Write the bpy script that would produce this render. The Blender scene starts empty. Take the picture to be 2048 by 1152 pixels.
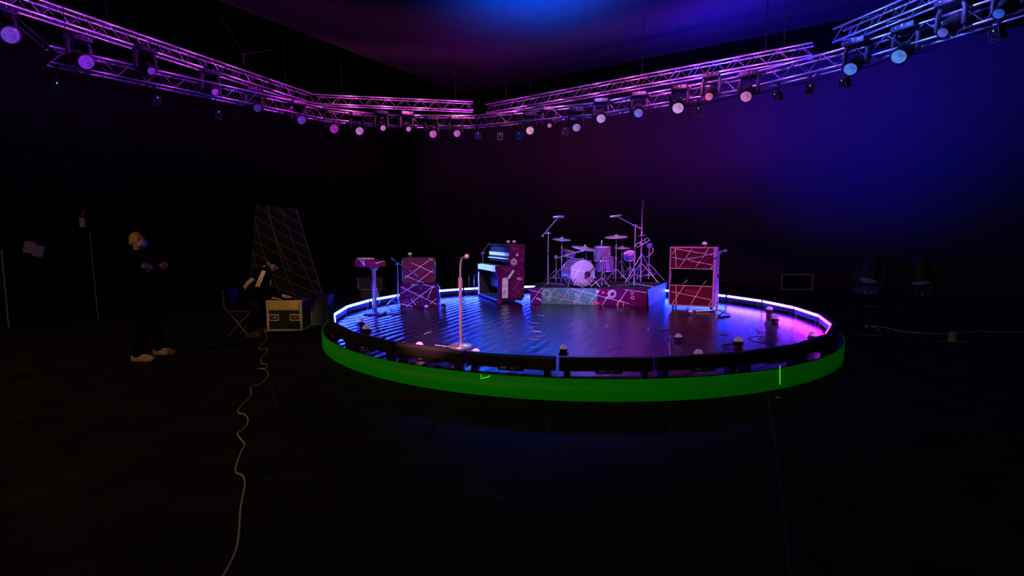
import bpy, bmesh, math, random
from mathutils import Vector, Matrix
random.seed(7)
S = bpy.context.scene
COL = S.collection
R = math.radians
PI = math.pi
V = Vector

# ------------------------------------------------------------------ camera
F, PITCH, H = 1021.0, R(5.5), 1.6
cam = bpy.data.cameras.new('camera'); cam.sensor_width = 36; cam.lens = 36 * F / 2048
cam.clip_end = 200
co = bpy.data.objects.new('camera', cam); COL.objects.link(co)
co.location = (0, 0, H); co.rotation_euler = (R(90) - PITCH, 0, 0)
S.camera = co

# ------------------------------------------------------------------ world, exposure
w = bpy.data.worlds.new('dark_studio'); S.world = w; w.use_nodes = True
w.node_tree.nodes['Background'].inputs[0].default_value = (0.25, 0.2, 0.3, 1)
w.node_tree.nodes['Background'].inputs[1].default_value = 0.0012
S.view_settings.view_transform = 'Standard'; S.view_settings.look = 'None'
S.view_settings.exposure = 0; S.view_settings.gamma = 1


def ray(px, py):
    x = (px - 1024) / F; y = -(py - 576) / F
    return V((x, math.cos(PITCH) + y * math.sin(PITCH), -math.sin(PITCH) + y * math.cos(PITCH)))


def G(px, py, z):            # point of the photograph on the level z
    d = ray(px, py); t = (z - H) / d.z
    return V((0, 0, H)) + d * t


def D(px, py, y):            # point of the photograph at the distance y
    d = ray(px, py); return V((0, 0, H)) + d * (y / d.y)


# ------------------------------------------------------------------ lamps of the rig and added fill lights
def lamp(name, kind, loc, aim, power, color, size=0.1, angle=60, blend=0.6):
    l = bpy.data.lights.new(name, kind); l.energy = power; l.color = color
    l.shadow_soft_size = size
    if kind == 'SPOT':
        l.spot_size = R(angle); l.spot_blend = blend
    o = bpy.data.objects.new(name, l); COL.objects.link(o); o.location = loc
    if aim is not None:
        o.rotation_euler = (V(aim) - V(loc)).to_track_quat('-Z', 'Y').to_euler()
    return o


SC = V((1.005, 8.93, 0)); SR = 4.08; ZT = 0.25; ZD = ZT + 0.34      # stage, riser
# room axes: corner of the ceiling cloth, along the right wall, along the left wall
C0 = G(925, 188, 8.0); E0 = G(1690, 40, 8.0)
U = (E0 - C0); U.z = 0; U.normalize(); W = V((U.y, -U.x, 0))
if W.y > 0: W = -W
A0, A1, B0, B1 = -3.5, 25., -1.0, 29.


def RM(a, b, z): return V((C0.x, C0.y, 0)) + U*a + W*b + V((0, 0, z))


def wallR(px, py):           # point of the photograph on the right wall
    d = ray(px, py); o = RM(0, B0, 0)
    return V((0, 0, H)) + d * ((o - V((0, 0, H))).dot(W) / d.dot(W))


def rigp(px, py, z=4.7, inw=0.):
    q = G(px, py, z); return q + (V((SC.x, SC.y, z)) - q).normalized()*inw


pj = lamp('projector_beam', 'SPOT', (1.2, -1.0, 5.4), (1.15, 10.0, 0.85), 2500, (1, .50, .68), .12, 46, .35)
pj.scale = (1, .36, 1)
lamp('added_stand_light', 'SPOT', (-1.9, 1.2, 4.4), G(922, 640, .6), 6500, (1, .30, .42), .05, 15, .4)  # added unseen spot that brightens the microphone stand
lamp('kit_light_left', 'SPOT', (-3.4, 5.0, 6.4), (1.85, 11.0, 1.35), 7000, (.31, .16, 1), .08, 17, .6)
lamp('kit_light_right', 'SPOT', (5.6, 4.6, 4.8), (3.1, 11.2, 1.6), 2900, (.95, .01, .75), .08, 15, .7)
lamp('added_piano_light', 'SPOT', (-5.2, 11.6, 4.3), (-.75, 11.5, .95), 4200, (.16, .30, 1), .08, 17, .5)  # added unseen spot, stands in for the left bars' light on the piano
lamp('work_light', 'SPOT', (-9.5, 0.5, 5.5), (-4.2, 6.5, 0.3), 440, (1, .43, .15), .2, 75, .8)
lamp('added_case_light', 'SPOT', (-3.0, 4.2, 4.0), G(568, 625, .35), 270, (1, .62, .22), .1, 12, .7)  # added unseen warm spot that brightens only the flight case
lamp('added_notice_light', 'SPOT', (-7.5, 7.0, 5.0), D(68, 499, 12.6), 55, (1, .72, .35), .1, 16, .6)  # added unseen warm spot that yellows the notice sheets
lamp('warm_room_fill', 'POINT', (-2.5, -3.0, 6.5), None, 150, (1, .75, .55), .6)  # unseen weak warm ambient fill behind the camera
lamp('wall_wash_blue', 'SPOT', rigp(1640, 160, 4.8, -.6), wallR(1740, 185), 4700, (.006, .004, 1), .3, 84, 1)
lamp('wall_wash_indigo', 'SPOT', rigp(1450, 215, 4.7, -.6), wallR(1400, 255), 1100, (.22, .0, 1), .3, 66, 1)
lamp('wall_wash_red', 'SPOT', rigp(1120, 265, 4.7, -.6), wallR(1170, 320), 150, (1, .0, .5), .3, 58, 1)
q = G(1075, -10, 8)
lamp('ceiling_wash_blue', 'SPOT', (q.x, q.y-.6, 5.7), q, 5500, (.0, .075, 1), .2, 120, 1)
q = G(1420, 20, 8)
lamp('ceiling_wash_right', 'SPOT', (q.x, q.y-.5, 5.6), q, 2600, (.0, .008, 1), .2, 150, 1)
q = G(940, 105, 8)
lamp('ceiling_wash_magenta', 'SPOT', (q.x, q.y-.8, 5.2), q, 200, (.5, .0, .8), .2, 130, 1)
lamp('beam_blue', 'SPOT', rigp(1100, 254, 4.5, .15), (1.0, 8.0, .3), 1500, (.005, .10, 1), .12, 26, .8)
lamp('beam_blue_near_piano', 'SPOT', rigp(985, 262, 4.5, .15), (0.0, 7.6, .3), 900, (.005, .09, 1), .12, 24, .8)
lamp('beam_indigo', 'SPOT', rigp(1180, 250, 4.5, .15), (1.3, 7.4, .3), 600, (.22, .08, 1), .12, 24, .8)
lamp('beam_violet', 'SPOT', rigp(1265, 242, 4.5, .15), (2.2, 7.4, .3), 350, (.6, .02, 1), .10, 24, .8)
# bodiless lamps added beside the trusses to light their chords
for px, py, p, c in ((40, 100, 10, (.35, .03, 1)), (180, 130, 11, (.42, .03, 1)), (330, 160, 13, (.5, .03, 1)), (460, 190, 15, (.45, .05, 1)), (580, 215, 22, (.8, .03, .9)), (690, 235, 24, (1, .08, .75)),
                     (800, 243, 24, (1, .10, .7)), (900, 244, 28, (1, .14, .65)), (1000, 240, 26, (1, .14, .7)), (1100, 232, 24, (.85, .12, .8)), (1200, 219, 28, (.45, .12, 1)), (1300, 203, 28, (.9, .10, .9)),
                     (1400, 186, 30, (1, .12, .85)), (1490, 168, 28, (.6, .08, 1)), (1580, 146, 28, (.25, .08, 1)), (1680, 120, 28, (.18, .07, 1)), (1780, 92, 30, (.05, .11, 1)), (1880, 60, 32, (.05, .12, 1)), (1990, 25, 28, (.12, .10, 1))):
    q = rigp(px, py, 5.0, .75) + V((0, 0, .30))
    o_ = V((q.x-SC.x, q.y-SC.y, 0)).normalized()
    lamp('added_truss_light', 'SPOT', q, q + o_*.75 + V((0, 0, .20)), p*1.5, c, .05, 150, .5)
for p0_, p1_, n_, c0_, c1_, pw in (((-40, -20), (610, 197), 8, (.38, .04, 1), (.6, .05, .9), 26), ((640, 200), (946, 214), 4, (.9, .10, .8), (1, .14, .7), 26),
                                  ((990, 216), (1626, 101), 9, (.75, .10, .9), (.35, .08, 1), 30), ((1676, 73), (1960, -45), 3, (.03, .12, 1), (.03, .12, 1), 40)):
    for i in range(n_):
        f_ = (i+.5)/n_; q = G(p0_[0]+(p1_[0]-p0_[0])*f_, p0_[1]+(p1_[1]-p0_[1])*f_, 6.2)
        o_ = V((q.x-SC.x, q.y-SC.y, 0)).normalized(); q = q - o_*.65 + V((0, 0, -.35))
        c = V(c0_).lerp(V(c1_), f_)
        if n_ == 9 and 2 < i < 7: c = V((1, .10, .8))
        lamp('added_truss_light', 'SPOT', q, q + o_*.65 + V((0, 0, .30)), pw*1.35, c, .05, 140, .6)  # more bodiless lamps added below the upper trusses



# ------------------------------------------------------------------ materials
def mat(name, col, rough=.5, metal=0., noise=.15, scale=12., emit=None, es=0., bump=0., spec=.5):
    m = bpy.data.materials.new(name); m.use_nodes = True
    nt = m.node_tree; b = nt.nodes['Principled BSDF']
    b.inputs['Roughness'].default_value = rough; b.inputs['Metallic'].default_value = metal
    b.inputs['Specular IOR Level'].default_value = spec
    tc = nt.nodes.new('ShaderNodeTexCoord')
    n = nt.nodes.new('ShaderNodeTexNoise'); n.inputs['Scale'].default_value = scale; n.inputs['Detail'].default_value = 4
    nt.links.new(tc.outputs['Object'], n.inputs['Vector'])
    cr = nt.nodes.new('ShaderNodeValToRGB')
    a, c = 1 - noise, 1 + noise
    cr.color_ramp.elements[0].color = (col[0]*a, col[1]*a, col[2]*a, 1); cr.color_ramp.elements[0].position = .3
    cr.color_ramp.elements[1].color = (min(1, col[0]*c), min(1, col[1]*c), min(1, col[2]*c), 1); cr.color_ramp.elements[1].position = .7
    nt.links.new(n.outputs['Fac'], cr.inputs[0]); nt.links.new(cr.outputs[0], b.inputs['Base Color'])
    if emit:
        b.inputs['Emission Color'].default_value = (*emit, 1); b.inputs['Emission Strength'].default_value = es
    if bump:
        bp = nt.nodes.new('ShaderNodeBump'); bp.inputs['Strength'].default_value = bump; bp.inputs['Distance'].default_value = .01
        nt.links.new(n.outputs['Fac'], bp.inputs['Height']); nt.links.new(bp.outputs[0], b.inputs['Normal'])
    return m


M = {}
M['black'] = mat('black_paint', (.012, .012, .013), .5, 0)
M['blackm'] = mat('black_metal', (.03, .03, .033), .38, .3)
M['housing'] = mat('fixture_housing', (.035, .032, .038), .5, .0, .3, 30, bump=.2)
M['alu'] = mat('aluminium_tube', (.66, .64, .68), .30, .8)
M['alub'] = mat('aluminium_brace', (.24, .23, .26), .35, .85)
M['chrome'] = mat('chrome', (.75, .72, .76), .22, .8, .05)
M['stand'] = mat('stand_steel', (.52, .48, .54), .27, .8)
M['brass'] = mat('cymbal_bronze', (.62, .56, .50), .3, .5, .1)
M['dome'] = mat('frosted_dome', (.62, .55, .66), .35, emit=(.8, .35, .75), es=.16)
M['cable_pale'] = mat('pale_cable', (.58, .53, .42), .5)
M['cable_dark'] = mat('dark_cable', (.02, .02, .022), .6)
M['drape'] = mat('black_drape', (.003, .003, .003), .95, 0, .3, 4, spec=0)
M['drapel'] = mat('dark_side_drape', (.010, .009, .010), .95, 0, .3, 4, spec=0)
M['floor'] = mat('studio_floor', (.020, .0165, .0145), .7, 0, .5, 2.2, bump=.05, spec=.06)
M['seam'] = mat('floor_seam', (.045, .042, .045), .6)
M['tape'] = mat('pale_tape', (.5, .48, .4), .7)
M['paper'] = mat('paper', (.5, .46, .33), .8)
M['wall'] = mat('painted_cyclorama', (.045, .04, .045), .95, 0, .06, .7, spec=0)
M['cloth'] = mat('ceiling_cloth', (.035, .033, .035), .95, 0, .10, 3, spec=0)
M['skin'] = mat('skin', (.50, .27, .18), .5, 0, .12, 20)
M['mask'] = mat('face_mask_blue', (.45, .55, .75), .7)
M['maskw'] = mat('ear_loop', (.7, .7, .72), .7)
M['shirt'] = mat('black_cotton', (.004, .004, .0045), .9, 0, .2, 30, spec=.1)
M['shoe'] = mat('cream_shoe', (.62, .47, .30), .7)
M['shoed'] = mat('brown_shoe_trim', (.08, .06, .05), .7)
M['grey_hair'] = mat('short_hair', (.22, .15, .09), .8, 0, .3, 60)
M['eye'] = mat('eye', (.2, .16, .14), .2)
M['stripe'] = mat('pale_sleeve_stripe', (.62, .55, .50), .8)
M['striper'] = mat('red_stripe_marks', (.40, .06, .03), .8)
M['lime'] = mat('lime_marks', (.75, .75, .05), .7)
M['tan'] = mat('case_tan_panel', (.62, .40, .10), .7, 0, .35, 60)
M['caseedge'] = mat('case_edge_metal', (.60, .52, .40), .5, .2)
M['strip_off'] = mat('unlit_lens_strip', (.04, .04, .045), .3)
M['label'] = mat('printed_label', (.55, .55, .40), .7)
M['plate'] = mat('pale_nameplate', (.8, .8, .8), .5)


def deck_material():
    m = mat('glossy_stage_deck', (.008, .007, .011), .25, 0, .3, 3)
    nt = m.node_tree; b = nt.nodes['Principled BSDF']
    tc = nt.nodes.new('ShaderNodeTexCoord')
    mp = nt.nodes.new('ShaderNodeMapping'); mp.inputs['Rotation'].default_value = (0, 0, R(21))
    wv = nt.nodes.new('ShaderNodeTexWave'); wv.inputs['Scale'].default_value = 1.9
    wv.inputs['Distortion'].default_value = 2.6; wv.inputs['Detail'].default_value = 2; wv.inputs['Detail Scale'].default_value = .6
    ns = nt.nodes.new('ShaderNodeTexNoise'); ns.inputs['Scale'].default_value = 22; ns.inputs['Detail'].default_value = 5
    nt.links.new(tc.outputs['Object'], mp.inputs['Vector']); nt.links.new(mp.outputs[0], wv.inputs['Vector'])
    nt.links.new(tc.outputs['Object'], ns.inputs['Vector'])
    b1 = nt.nodes.new('ShaderNodeBump'); b1.inputs['Strength'].default_value = 1.0; b1.inputs['Distance'].default_value = .010
    b2 = nt.nodes.new('ShaderNodeBump'); b2.inputs['Strength'].default_value = .20; b2.inputs['Distance'].default_value = .006
    gx = nt.nodes.new('ShaderNodeSeparateXYZ'); nt.links.new(tc.outputs['Object'], gx.inputs[0])
    gr = nt.nodes.new('ShaderNodeMapRange'); gr.inputs[1].default_value = -3.2; gr.inputs[2].default_value = .4
    gr.inputs[3].default_value = 1.0; gr.inputs[4].default_value = .10
    nt.links.new(gx.outputs[0], gr.inputs[0])
    gm = nt.nodes.new('ShaderNodeMath'); gm.operation = 'MULTIPLY'
    nt.links.new(wv.outputs['Fac'], gm.inputs[0]); nt.links.new(gr.outputs[0], gm.inputs[1])
    nt.links.new(gm.outputs[0], b1.inputs['Height'])
    nt.links.new(ns.outputs['Fac'], b2.inputs['Height'])
    nt.links.new(b1.outputs[0], b2.inputs['Normal']); nt.links.new(b2.outputs[0], b.inputs['Normal'])
    return m


M['deck'] = deck_material()


def fascia_material():
    m = bpy.data.materials.new('green_led_fascia'); m.use_nodes = True
    nt = m.node_tree; b = nt.nodes['Principled BSDF']
    b.inputs['Base Color'].default_value = (.01, .02, .01, 1); b.inputs['Roughness'].default_value = .6
    tc = nt.nodes.new('ShaderNodeTexCoord'); sx = nt.nodes.new('ShaderNodeSeparateXYZ')
    nt.links.new(tc.outputs['Object'], sx.inputs[0])
    mr = nt.nodes.new('ShaderNodeMapRange'); mr.inputs[1].default_value = -1.0; mr.inputs[2].default_value = 4.1  # dims to the right: viewing-angle falloff put into the emission
    mr.inputs[3].default_value = .061; mr.inputs[4].default_value = .020
    nt.links.new(sx.outputs[0], mr.inputs[0])
    n = nt.nodes.new('ShaderNodeTexNoise'); n.inputs['Scale'].default_value = 90
    nt.links.new(tc.outputs['Object'], n.inputs['Vector'])
    ma = nt.nodes.new('ShaderNodeMath'); ma.operation = 'MULTIPLY_ADD'; ma.inputs[1].default_value = .6; ma.inputs[2].default_value = .7
    mm = nt.nodes.new('ShaderNodeMath'); mm.operation = 'MULTIPLY'
    nt.links.new(n.outputs['Fac'], ma.inputs[0]); nt.links.new(ma.outputs[0], mm.inputs[0]); nt.links.new(mr.outputs[0], mm.inputs[1])
    b.inputs['Emission Color'].default_value = (.0, 1, .0, 1)
    nt.links.new(mm.outputs[0], b.inputs['Emission Strength'])
    return m


M['fascia'] = fascia_material()
M['fline'] = mat('lit_green_seam', (.1, .5, .05), .5, emit=(.12, 1, .02), es=.75)


def projected_art(name, col, rough=.75):  # projected light put into a surface colour
    return mat(name, col, rough, 0, .22, 9, spec=.08)


# ------------------------------------------------------------------ mesh builder
class MB:
    def __init__(s): s.v = []; s.f = []; s.m = []; s.s = []

    def add(s, vs, fs, mi=0, sm=False, X=None):
        o = len(s.v)
        for p in vs:
            p = V(p); s.v.append(X @ p if X is not None else p)
        for f in fs:
            s.f.append([i + o for i in f]); s.m.append(mi); s.s.append(sm)
        return s

    def box(s, c, d, X=None, mi=0):
        x, y, z = d[0]/2, d[1]/2, d[2]/2; c = V(c)
        vs = [c + V((a*x, b*y, e*z)) for e in (-1, 1) for b in (-1, 1) for a in (-1, 1)]
        return s.add(vs, [(0, 2, 3, 1), (4, 5, 7, 6), (0, 1, 5, 4), (2, 6, 7, 3), (0, 4, 6, 2), (1, 3, 7, 5)], mi, False, X)

    def cyl(s, a, b, r0, r1=None, n=10, mi=0, caps=True, X=None):
        a, b = V(a), V(b); r1 = r0 if r1 is None else r1
        ax = (b - a)
        if ax.length < 1e-7: return s
        ax.normalize(); u = ax.orthogonal().normalized(); w_ = ax.cross(u)
        vs = []
        for p, r in ((a, r0), (b, r1)):
            for i in range(n):
                t = 2*PI*i/n; vs.append(p + u*math.cos(t)*r + w_*math.sin(t)*r)
        s.add(vs, [(i, (i+1) % n, n + (i+1) % n, n + i) for i in range(n)], mi, True, X)
        if caps:
            s.add(vs[:n], [list(range(n))[::-1]], mi, False, X); s.add(vs[n:], [list(range(n))], mi, False, X)
        return s

    def tube(s, pts, r, n=8, mi=0, X=None):
        pts = [V(p) for p in pts]; vs = []; k = len(pts)
        t0 = (pts[1] - pts[0]).normalized(); u = t0.orthogonal().normalized()
        for i, p in enumerate(pts):
            t = (pts[min(i+1, k-1)] - pts[max(i-1, 0)]).normalized()
            u = (u - t*u.dot(t)); u = u.normalized() if u.length > 1e-6 else t.orthogonal().normalized()
            q = t.cross(u); rr = r[i] if isinstance(r, (list, tuple)) else r
            for j in range(n):
                a = 2*PI*j/n; vs.append(p + u*math.cos(a)*rr + q*math.sin(a)*rr)
        fs = [(i*n+j, i*n+(j+1) % n, (i+1)*n+(j+1) % n, (i+1)*n+j) for i in range(k-1) for j in range(n)]
        s.add(vs, fs, mi, True, X)
        s.add(vs[:n], [list(range(n))[::-1]], mi, False, X); s.add(vs[-n:], [list(range(n))], mi, False, X)
        return s

    def lathe(s, prof, n=24, X=None, mi=0, sm=True):
        vs = []; fs = []
        for r, z in prof:
            for i in range(n):
                t = 2*PI*i/n; vs.append((r*math.cos(t), r*math.sin(t), z))
        for k in range(len(prof)-1):
            for i in range(n):
                fs.append((k*n+i, k*n+(i+1) % n, (k+1)*n+(i+1) % n, (k+1)*n+i))
        k = len(prof)
        if k >= 4 and abs(prof[0][0]-prof[-1][0]) < 1e-6 and abs(prof[0][1]-prof[-1][1]) < .06:      # a closed ring: no caps
            fs += [((k-1)*n+i, (k-1)*n+(i+1) % n, (i+1) % n, i) for i in range(n)]
            return s.add(vs, fs, mi, sm, X)
        s.add(vs, fs, mi, sm, X)
        if prof[0][0] > 1e-5: s.add(vs[:n], [list(range(n))[::-1]], mi, False, X)
        if prof[-1][0] > 1e-5: s.add(vs[-n:], [list(range(n))], mi, False, X)
        return s

    def ell(s, c, r, X=None, mi=0, n=16, m=10, rot=None):
        if isinstance(r, (int, float)): r = (r, r, r)
        vs = []; fs = []; c = V(c)
        for k in range(m+1):
            ph = PI*k/m
            for i in range(n):
                t = 2*PI*i/n
                p = V((math.sin(ph)*math.cos(t)*r[0], math.sin(ph)*math.sin(t)*r[1], -math.cos(ph)*r[2]))
                if rot is not None: p = rot @ p
                vs.append(c + p)
        for k in range(m):
            for i in range(n): fs.append((k*n+i, k*n+(i+1) % n, (k+1)*n+(i+1) % n, (k+1)*n+i))
        return s.add(vs, fs, mi, True, X)

    def cap(s, a, b, r0, r1=None, n=14):           # tapered capsule
        r1 = r0 if r1 is None else r1
        return s.cyl(a, b, r0, r1, n).ell(a, r0, n=n).ell(b, r1, n=n)

    def prism(s, out, h, X=None, mi=0):            # outline in xy, thickness h along z
        n = len(out)
        vs = [(x, y, 0) for x, y in out] + [(x, y, h) for x, y in out]
        fs = [list(range(n))[::-1], list(range(n, 2*n))] + [(i, (i+1) % n, n+(i+1) % n, n+i) for i in range(n)]
        return s.add(vs, fs, mi, False, X)

    def strip(s, a, b, wd, t=.003, X=None, mi=1):  # a flat line of decoration in the xy plane of X
        a, b = V((a[0], a[1], 0)), V((b[0], b[1], 0)); d = (b-a)
        if d.length < 1e-6: return s
        d.normalize(); q = V((-d.y, d.x, 0))*wd/2
        vs = [a-q, b-q, b+q, a+q]; vs = vs + [p + V((0, 0, t)) for p in vs]
        return s.add(vs, [(4, 5, 6, 7), (0, 1, 5, 4), (1, 2, 6, 5), (2, 3, 7, 6), (3, 0, 4, 7)], mi, False, X)

    def ring(s, c, r, wd, X=None, mi=1, n=20, a0=0, a1=2*PI, t=.003, sy=1):
        pts = [(c[0]+r*math.cos(a0+(a1-a0)*i/n), c[1]+sy*r*math.sin(a0+(a1-a0)*i/n)) for i in range(n+1)]
        for i in range(n): s.strip(pts[i], pts[i+1], wd, t, X, mi)
        return s

    def disc(s, c, r, X=None, mi=1, n=18, t=.003, sy=1):
        return s.prism([(c[0]+r*math.cos(2*PI*i/n), c[1]+sy*r*math.sin(2*PI*i/n)) for i in range(n)], t, X, mi)

    def text(s, body, size, X, mi=1):
        cu = bpy.data.curves.new('lettering', 'FONT'); cu.body = body; cu.size = size; cu.align_x = 'CENTER'; cu.extrude = .001; cu.resolution_u = 3
        o = bpy.data.objects.new('lettering', cu); COL.objects.link(o)
        dg = bpy.context.evaluated_depsgraph_get(); dg.update()
        me = bpy.data.meshes.new_from_object(o.evaluated_get(dg))
        s.add([v.co for v in me.vertices], [list(p.vertices) for p in me.polygons], mi, False, X)
        bpy.data.objects.remove(o); bpy.data.curves.remove(cu); bpy.data.meshes.remove(me)
        return s

    def build(s, name, mats, parent=None, world=False, bevel=0):
        me = bpy.data.meshes.new(name)
        off = V((0, 0, 0)); 
        vs = s.v
        if world and parent is not None:
            inv = root_matrix(parent).inverted(); vs = [inv @ p for p in s.v]
        me.from_pydata([tuple(p) for p in vs], [], s.f)
        if not isinstance(mats, (list, tuple)): mats = [mats]
        for m in mats: me.materials.append(m)
        me.polygons.foreach_set('material_index', s.m); me.polygons.foreach_set('use_smooth', s.s)
        me.update()
        o = bpy.data.objects.new(name, me); COL.objects.link(o)
        if parent is not None: o.parent = parent
        if bevel:
            b = o.modifiers.new('bevel', 'BEVEL'); b.width = bevel; b.segments = 2; b.limit_method = 'ANGLE'
        return o


def root_matrix(o):
    while o.parent is not None: o = o.parent
    return Matrix.Translation(o.location) @ Matrix.Rotation(o.rotation_euler.z, 4, 'Z')


def tag(o, label, cat, group=None, kind=None):
    o['label'] = label; o['category'] = cat
    if group: o['group'] = group
    if kind: o['kind'] = kind
    return o


def thing(name, label, cat, loc=(0, 0, 0), rz=0., group=None):
    o = bpy.data.objects.new(name, None); COL.objects.link(o); o.empty_display_size = .1
    o.location = loc; o.rotation_euler = (0, 0, rz)
    return tag(o, label, cat, group)


def struct(name, mb, m, label=None):
    o = mb.build(name, m); o['kind'] = 'structure'
    if label: o['label'] = label
    return o


def frame(o, x, y=None, z=None):       # matrix from origin and axes
    x = V(x).normalized(); z = V(z).normalized() if z is not None else x.cross(V(y)).normalized()
    y = z.cross(x).normalized()
    m = Matrix((x, y, z)).transposed().to_4x4(); m.translation = V(o); return m


# ------------------------------------------------------------------ the room
fl = MB(); fl.box((0, 0, 0), (1, 1, 1))
fm = Matrix((U*(A1-A0+2), W*(B1-B0+2), V((0, 0, .2)))).transposed().to_4x4(); fm.translation = RM((A0+A1)/2, (B0+B1)/2, -.1)
fl = MB().box((0, 0, 0), (1, 1, 1), fm)


def floorline(pts, wd=.012, mi=1):
    for a, b in zip(pts, pts[1:]):
        fl.strip(a, b, wd, .002, None, mi)


floorline([G(1535, 790, 0), G(1549, 880, 0), G(1565, 1010, 0), G(1584, 1190, 0)], .012)
floorline([G(1524, 930, 0), G(1558, 972, 0), G(1591, 1016, 0)], .008)
floorline([G(540, 760, 0), G(557, 822, 0)], .012)
for px, py, l in ((397, 804, .05), (530, 955, .06), (203, 986, .03), (985, 990, .10), (1775, 1122, .12), (70, 1012, .02), (420, 655, .05), (1470, 994, .02),
                  (1175, 813, .02), (820, 1000, .02), (600, 905, .04), (520, 648, .04), (350, 634, .05), (362, 632, .04)):
    p = G(px, py, 0); a = random.uniform(-.5, .5)
    floorline([p, p + V((math.cos(a)*l, math.sin(a)*l, 0))], .012)
struct('floor', fl, [M['floor'], M['seam']])


def slab(name, a0, a1, b0, b1, z0, z1, m):
    X = Matrix((U*(a1-a0), W*(b1-b0), V((0, 0, z1-z0)))).transposed().to_4x4(); X.translation = RM((a0+a1)/2, (b0+b1)/2, (z0+z1)/2)
    return struct(name, MB().box((0, 0, 0), (1, 1, 1), X), m)


slab('wall_right', A0, A1, B0-.2, B0, 0, 7.3, M['wall'])
slab('unlit_wall_band', A0, A1, B0-.25, B0-.02, 7.3, 9.6, M['drape'])  # darkness of the unlit upper wall put into the black colour
slab('wall_left', A0-.2, A0, B0, B1, 0, 7.3, M['drapel'])
slab('trim_3', A0-.2, A0, B0, B1, 7.3, 9.6, M['drape'])
slab('wall_back', A0, A1, B1, B1+.2, 0, 9.6, M['drape'])
slab('wall_side', A1, A1+.2, B0, B1, 0, 9.6, M['drape'])
slab('ceiling', A0-.2, A1+.2, B0-.2, B1+.2, 9.6, 9.8, M['drape'])
cl = MB()
X = Matrix((U*19, W*19, V((0, 0, .06)))).transposed().to_4x4(); X.translation = RM(9.5, 9.5, 8.03)
cl.box((0, 0, 0), (1, 1, 1), X)
o = cl.build('ceiling_cloth', M['cloth']); o['kind'] = 'structure'; o.name = 'trim_2'

# ------------------------------------------------------------------ the round stage
st = thing('stage', 'round black stage deck with a glowing green rim', 'stage', (SC.x, SC.y, 0))
dk = MB()
n = 160
dk.lathe([(SR-.02, ZT-.05), (SR, ZT-.045), (SR, ZT-.003), (SR-.004, ZT), (0, ZT)], n, sm=False)
X0 = Matrix.Translation((0, 0, ZT))
rng = random.Random(3)


def dl(px, py):           # deck-plan point under a pixel of the photograph
    p = G(px, py, ZT); return (p.x - SC.x, p.y - SC.y)


# projected doodles over the deck, their light put into colour
for x0, y0, x1, y1, mi in ((1146, 671, 1152, 668, 1), (1125, 672, 1146, 672, 3), (1090, 693, 1100, 693, 3), (1060, 694, 1076, 695, 1), (1118, 689, 1126, 690, 3),
                           (1211, 682, 1219, 682, 3), (1270, 674, 1276, 674, 3), (1228, 706, 1235, 700, 1), (1212, 655, 1214, 650, 1), (1296, 661, 1297, 655, 1),
                           (1320, 658, 1341, 658, 1), (1435, 669, 1455, 670, 3), (1512, 667, 1520, 668, 1), (1511, 657, 1518, 665, 1), (1455, 690, 1470, 690, 3),
                           (1065, 662, 1085, 664, 1), (1062, 645, 1078, 647, 1), (1075, 630, 1090, 632, 1), (870, 690, 895, 693, 1), (815, 664, 835, 664, 1), (848, 668, 862, 663, 1),
                           (1331, 675, 1349, 673, 2), (1340, 679, 1341, 670, 2), (1365, 671, 1376, 673, 3), (1338, 684, 1340, 712, 1), (1398, 661, 1412, 660, 3), (1402, 700, 1404, 701, 1),
                           (1205, 708, 1217, 709, 1), (1290, 676, 1299, 675, 1), (1200, 668, 1210, 668, 1), (1068, 703, 1075, 700, 3), (1245, 662, 1250, 662, 1)):
    dk.strip(dl(x0, y0), dl(x1, y1), .016, .0025, X0, mi)
for px, py, r, sy in ((1080, 676, .13, 1.), (1415, 671, .14, 1.), (1538, 680, .25, 1.), (1538, 680, .12, 1.), (1390, 703, .16, 1.), (1480, 694, .2, 1.), (1250, 705, .2, 1.), (1067, 655, .07, 1)):
    dk.ring(dl(px, py), r, .008, X0, 4, 22, rng.random(), rng.random()+4.5, .0025, sy)
M['dood'] = projected_art('pale_projected_marks', (.75, .5, .65)); M['doob'] = projected_art('blue_projected_marks', (.3, .4, .9)); M['door'] = projected_art('red_projected_marks', (.7, .10, .12))
dk.build('deck', [M['deck'], M['dood'], M['doob'], M['door'], projected_art('faint_projected_rings', (.30, .16, .24))], st)
fa = MB()
segs = 160
for i in range(segs):
    a, b = 2*PI*i/segs, 2*PI*(i+1)/segs
    ca, sa, cb, sb = math.cos(a), math.sin(a), math.cos(b), math.sin(b)
    ri, ro = SR-.03, SR+.012
    vs = [(ca*r_, sa*r_, z) for r_, z in ((ro, .02), (ro, ZT-.004), (ri, ZT-.052), (ri, .02))] + [(cb*r_, sb*r_, z) for r_, z in ((ro, .02), (ro, ZT-.004), (ri, ZT-.052), (ri, .02))]
    fa.add(vs, [(0, 4, 5, 1), (1, 5, 6, 2), (3, 7, 4, 0)], 0, True)


def fpt(px, py, dr=.015):        # on the fascia
    d = ray(px, py); ex, ey = d.x, d.y; r_ = SR + dr
    A = ex*ex+ey*ey; B = -2*(ex*SC.x+ey*SC.y); C = SC.x**2+SC.y**2-r_*r_
    t = (-B-math.sqrt(max(0, B*B-4*A*C)))/(2*A)
    p = V((0, 0, H)) + d*t; return V((p.x-SC.x, p.y-SC.y, p.z))


def fseam(pts):
    pts = [fpt(*p) for p in pts]
    fa.tube(pts, .0045, 5, 1)


fseam([(1560, 731), (1560, 769)])
fseam([(962, 749), (962, 757), (979, 753), (979, 750)])
fa.build('glowing_rim', [M['fascia'], M['fline']], st)
sk = MB().lathe([(SR-.12, 0), (SR-.12, ZT-.06)], 96, sm=True)
sk.build('underframe', M['black'], st)

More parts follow.
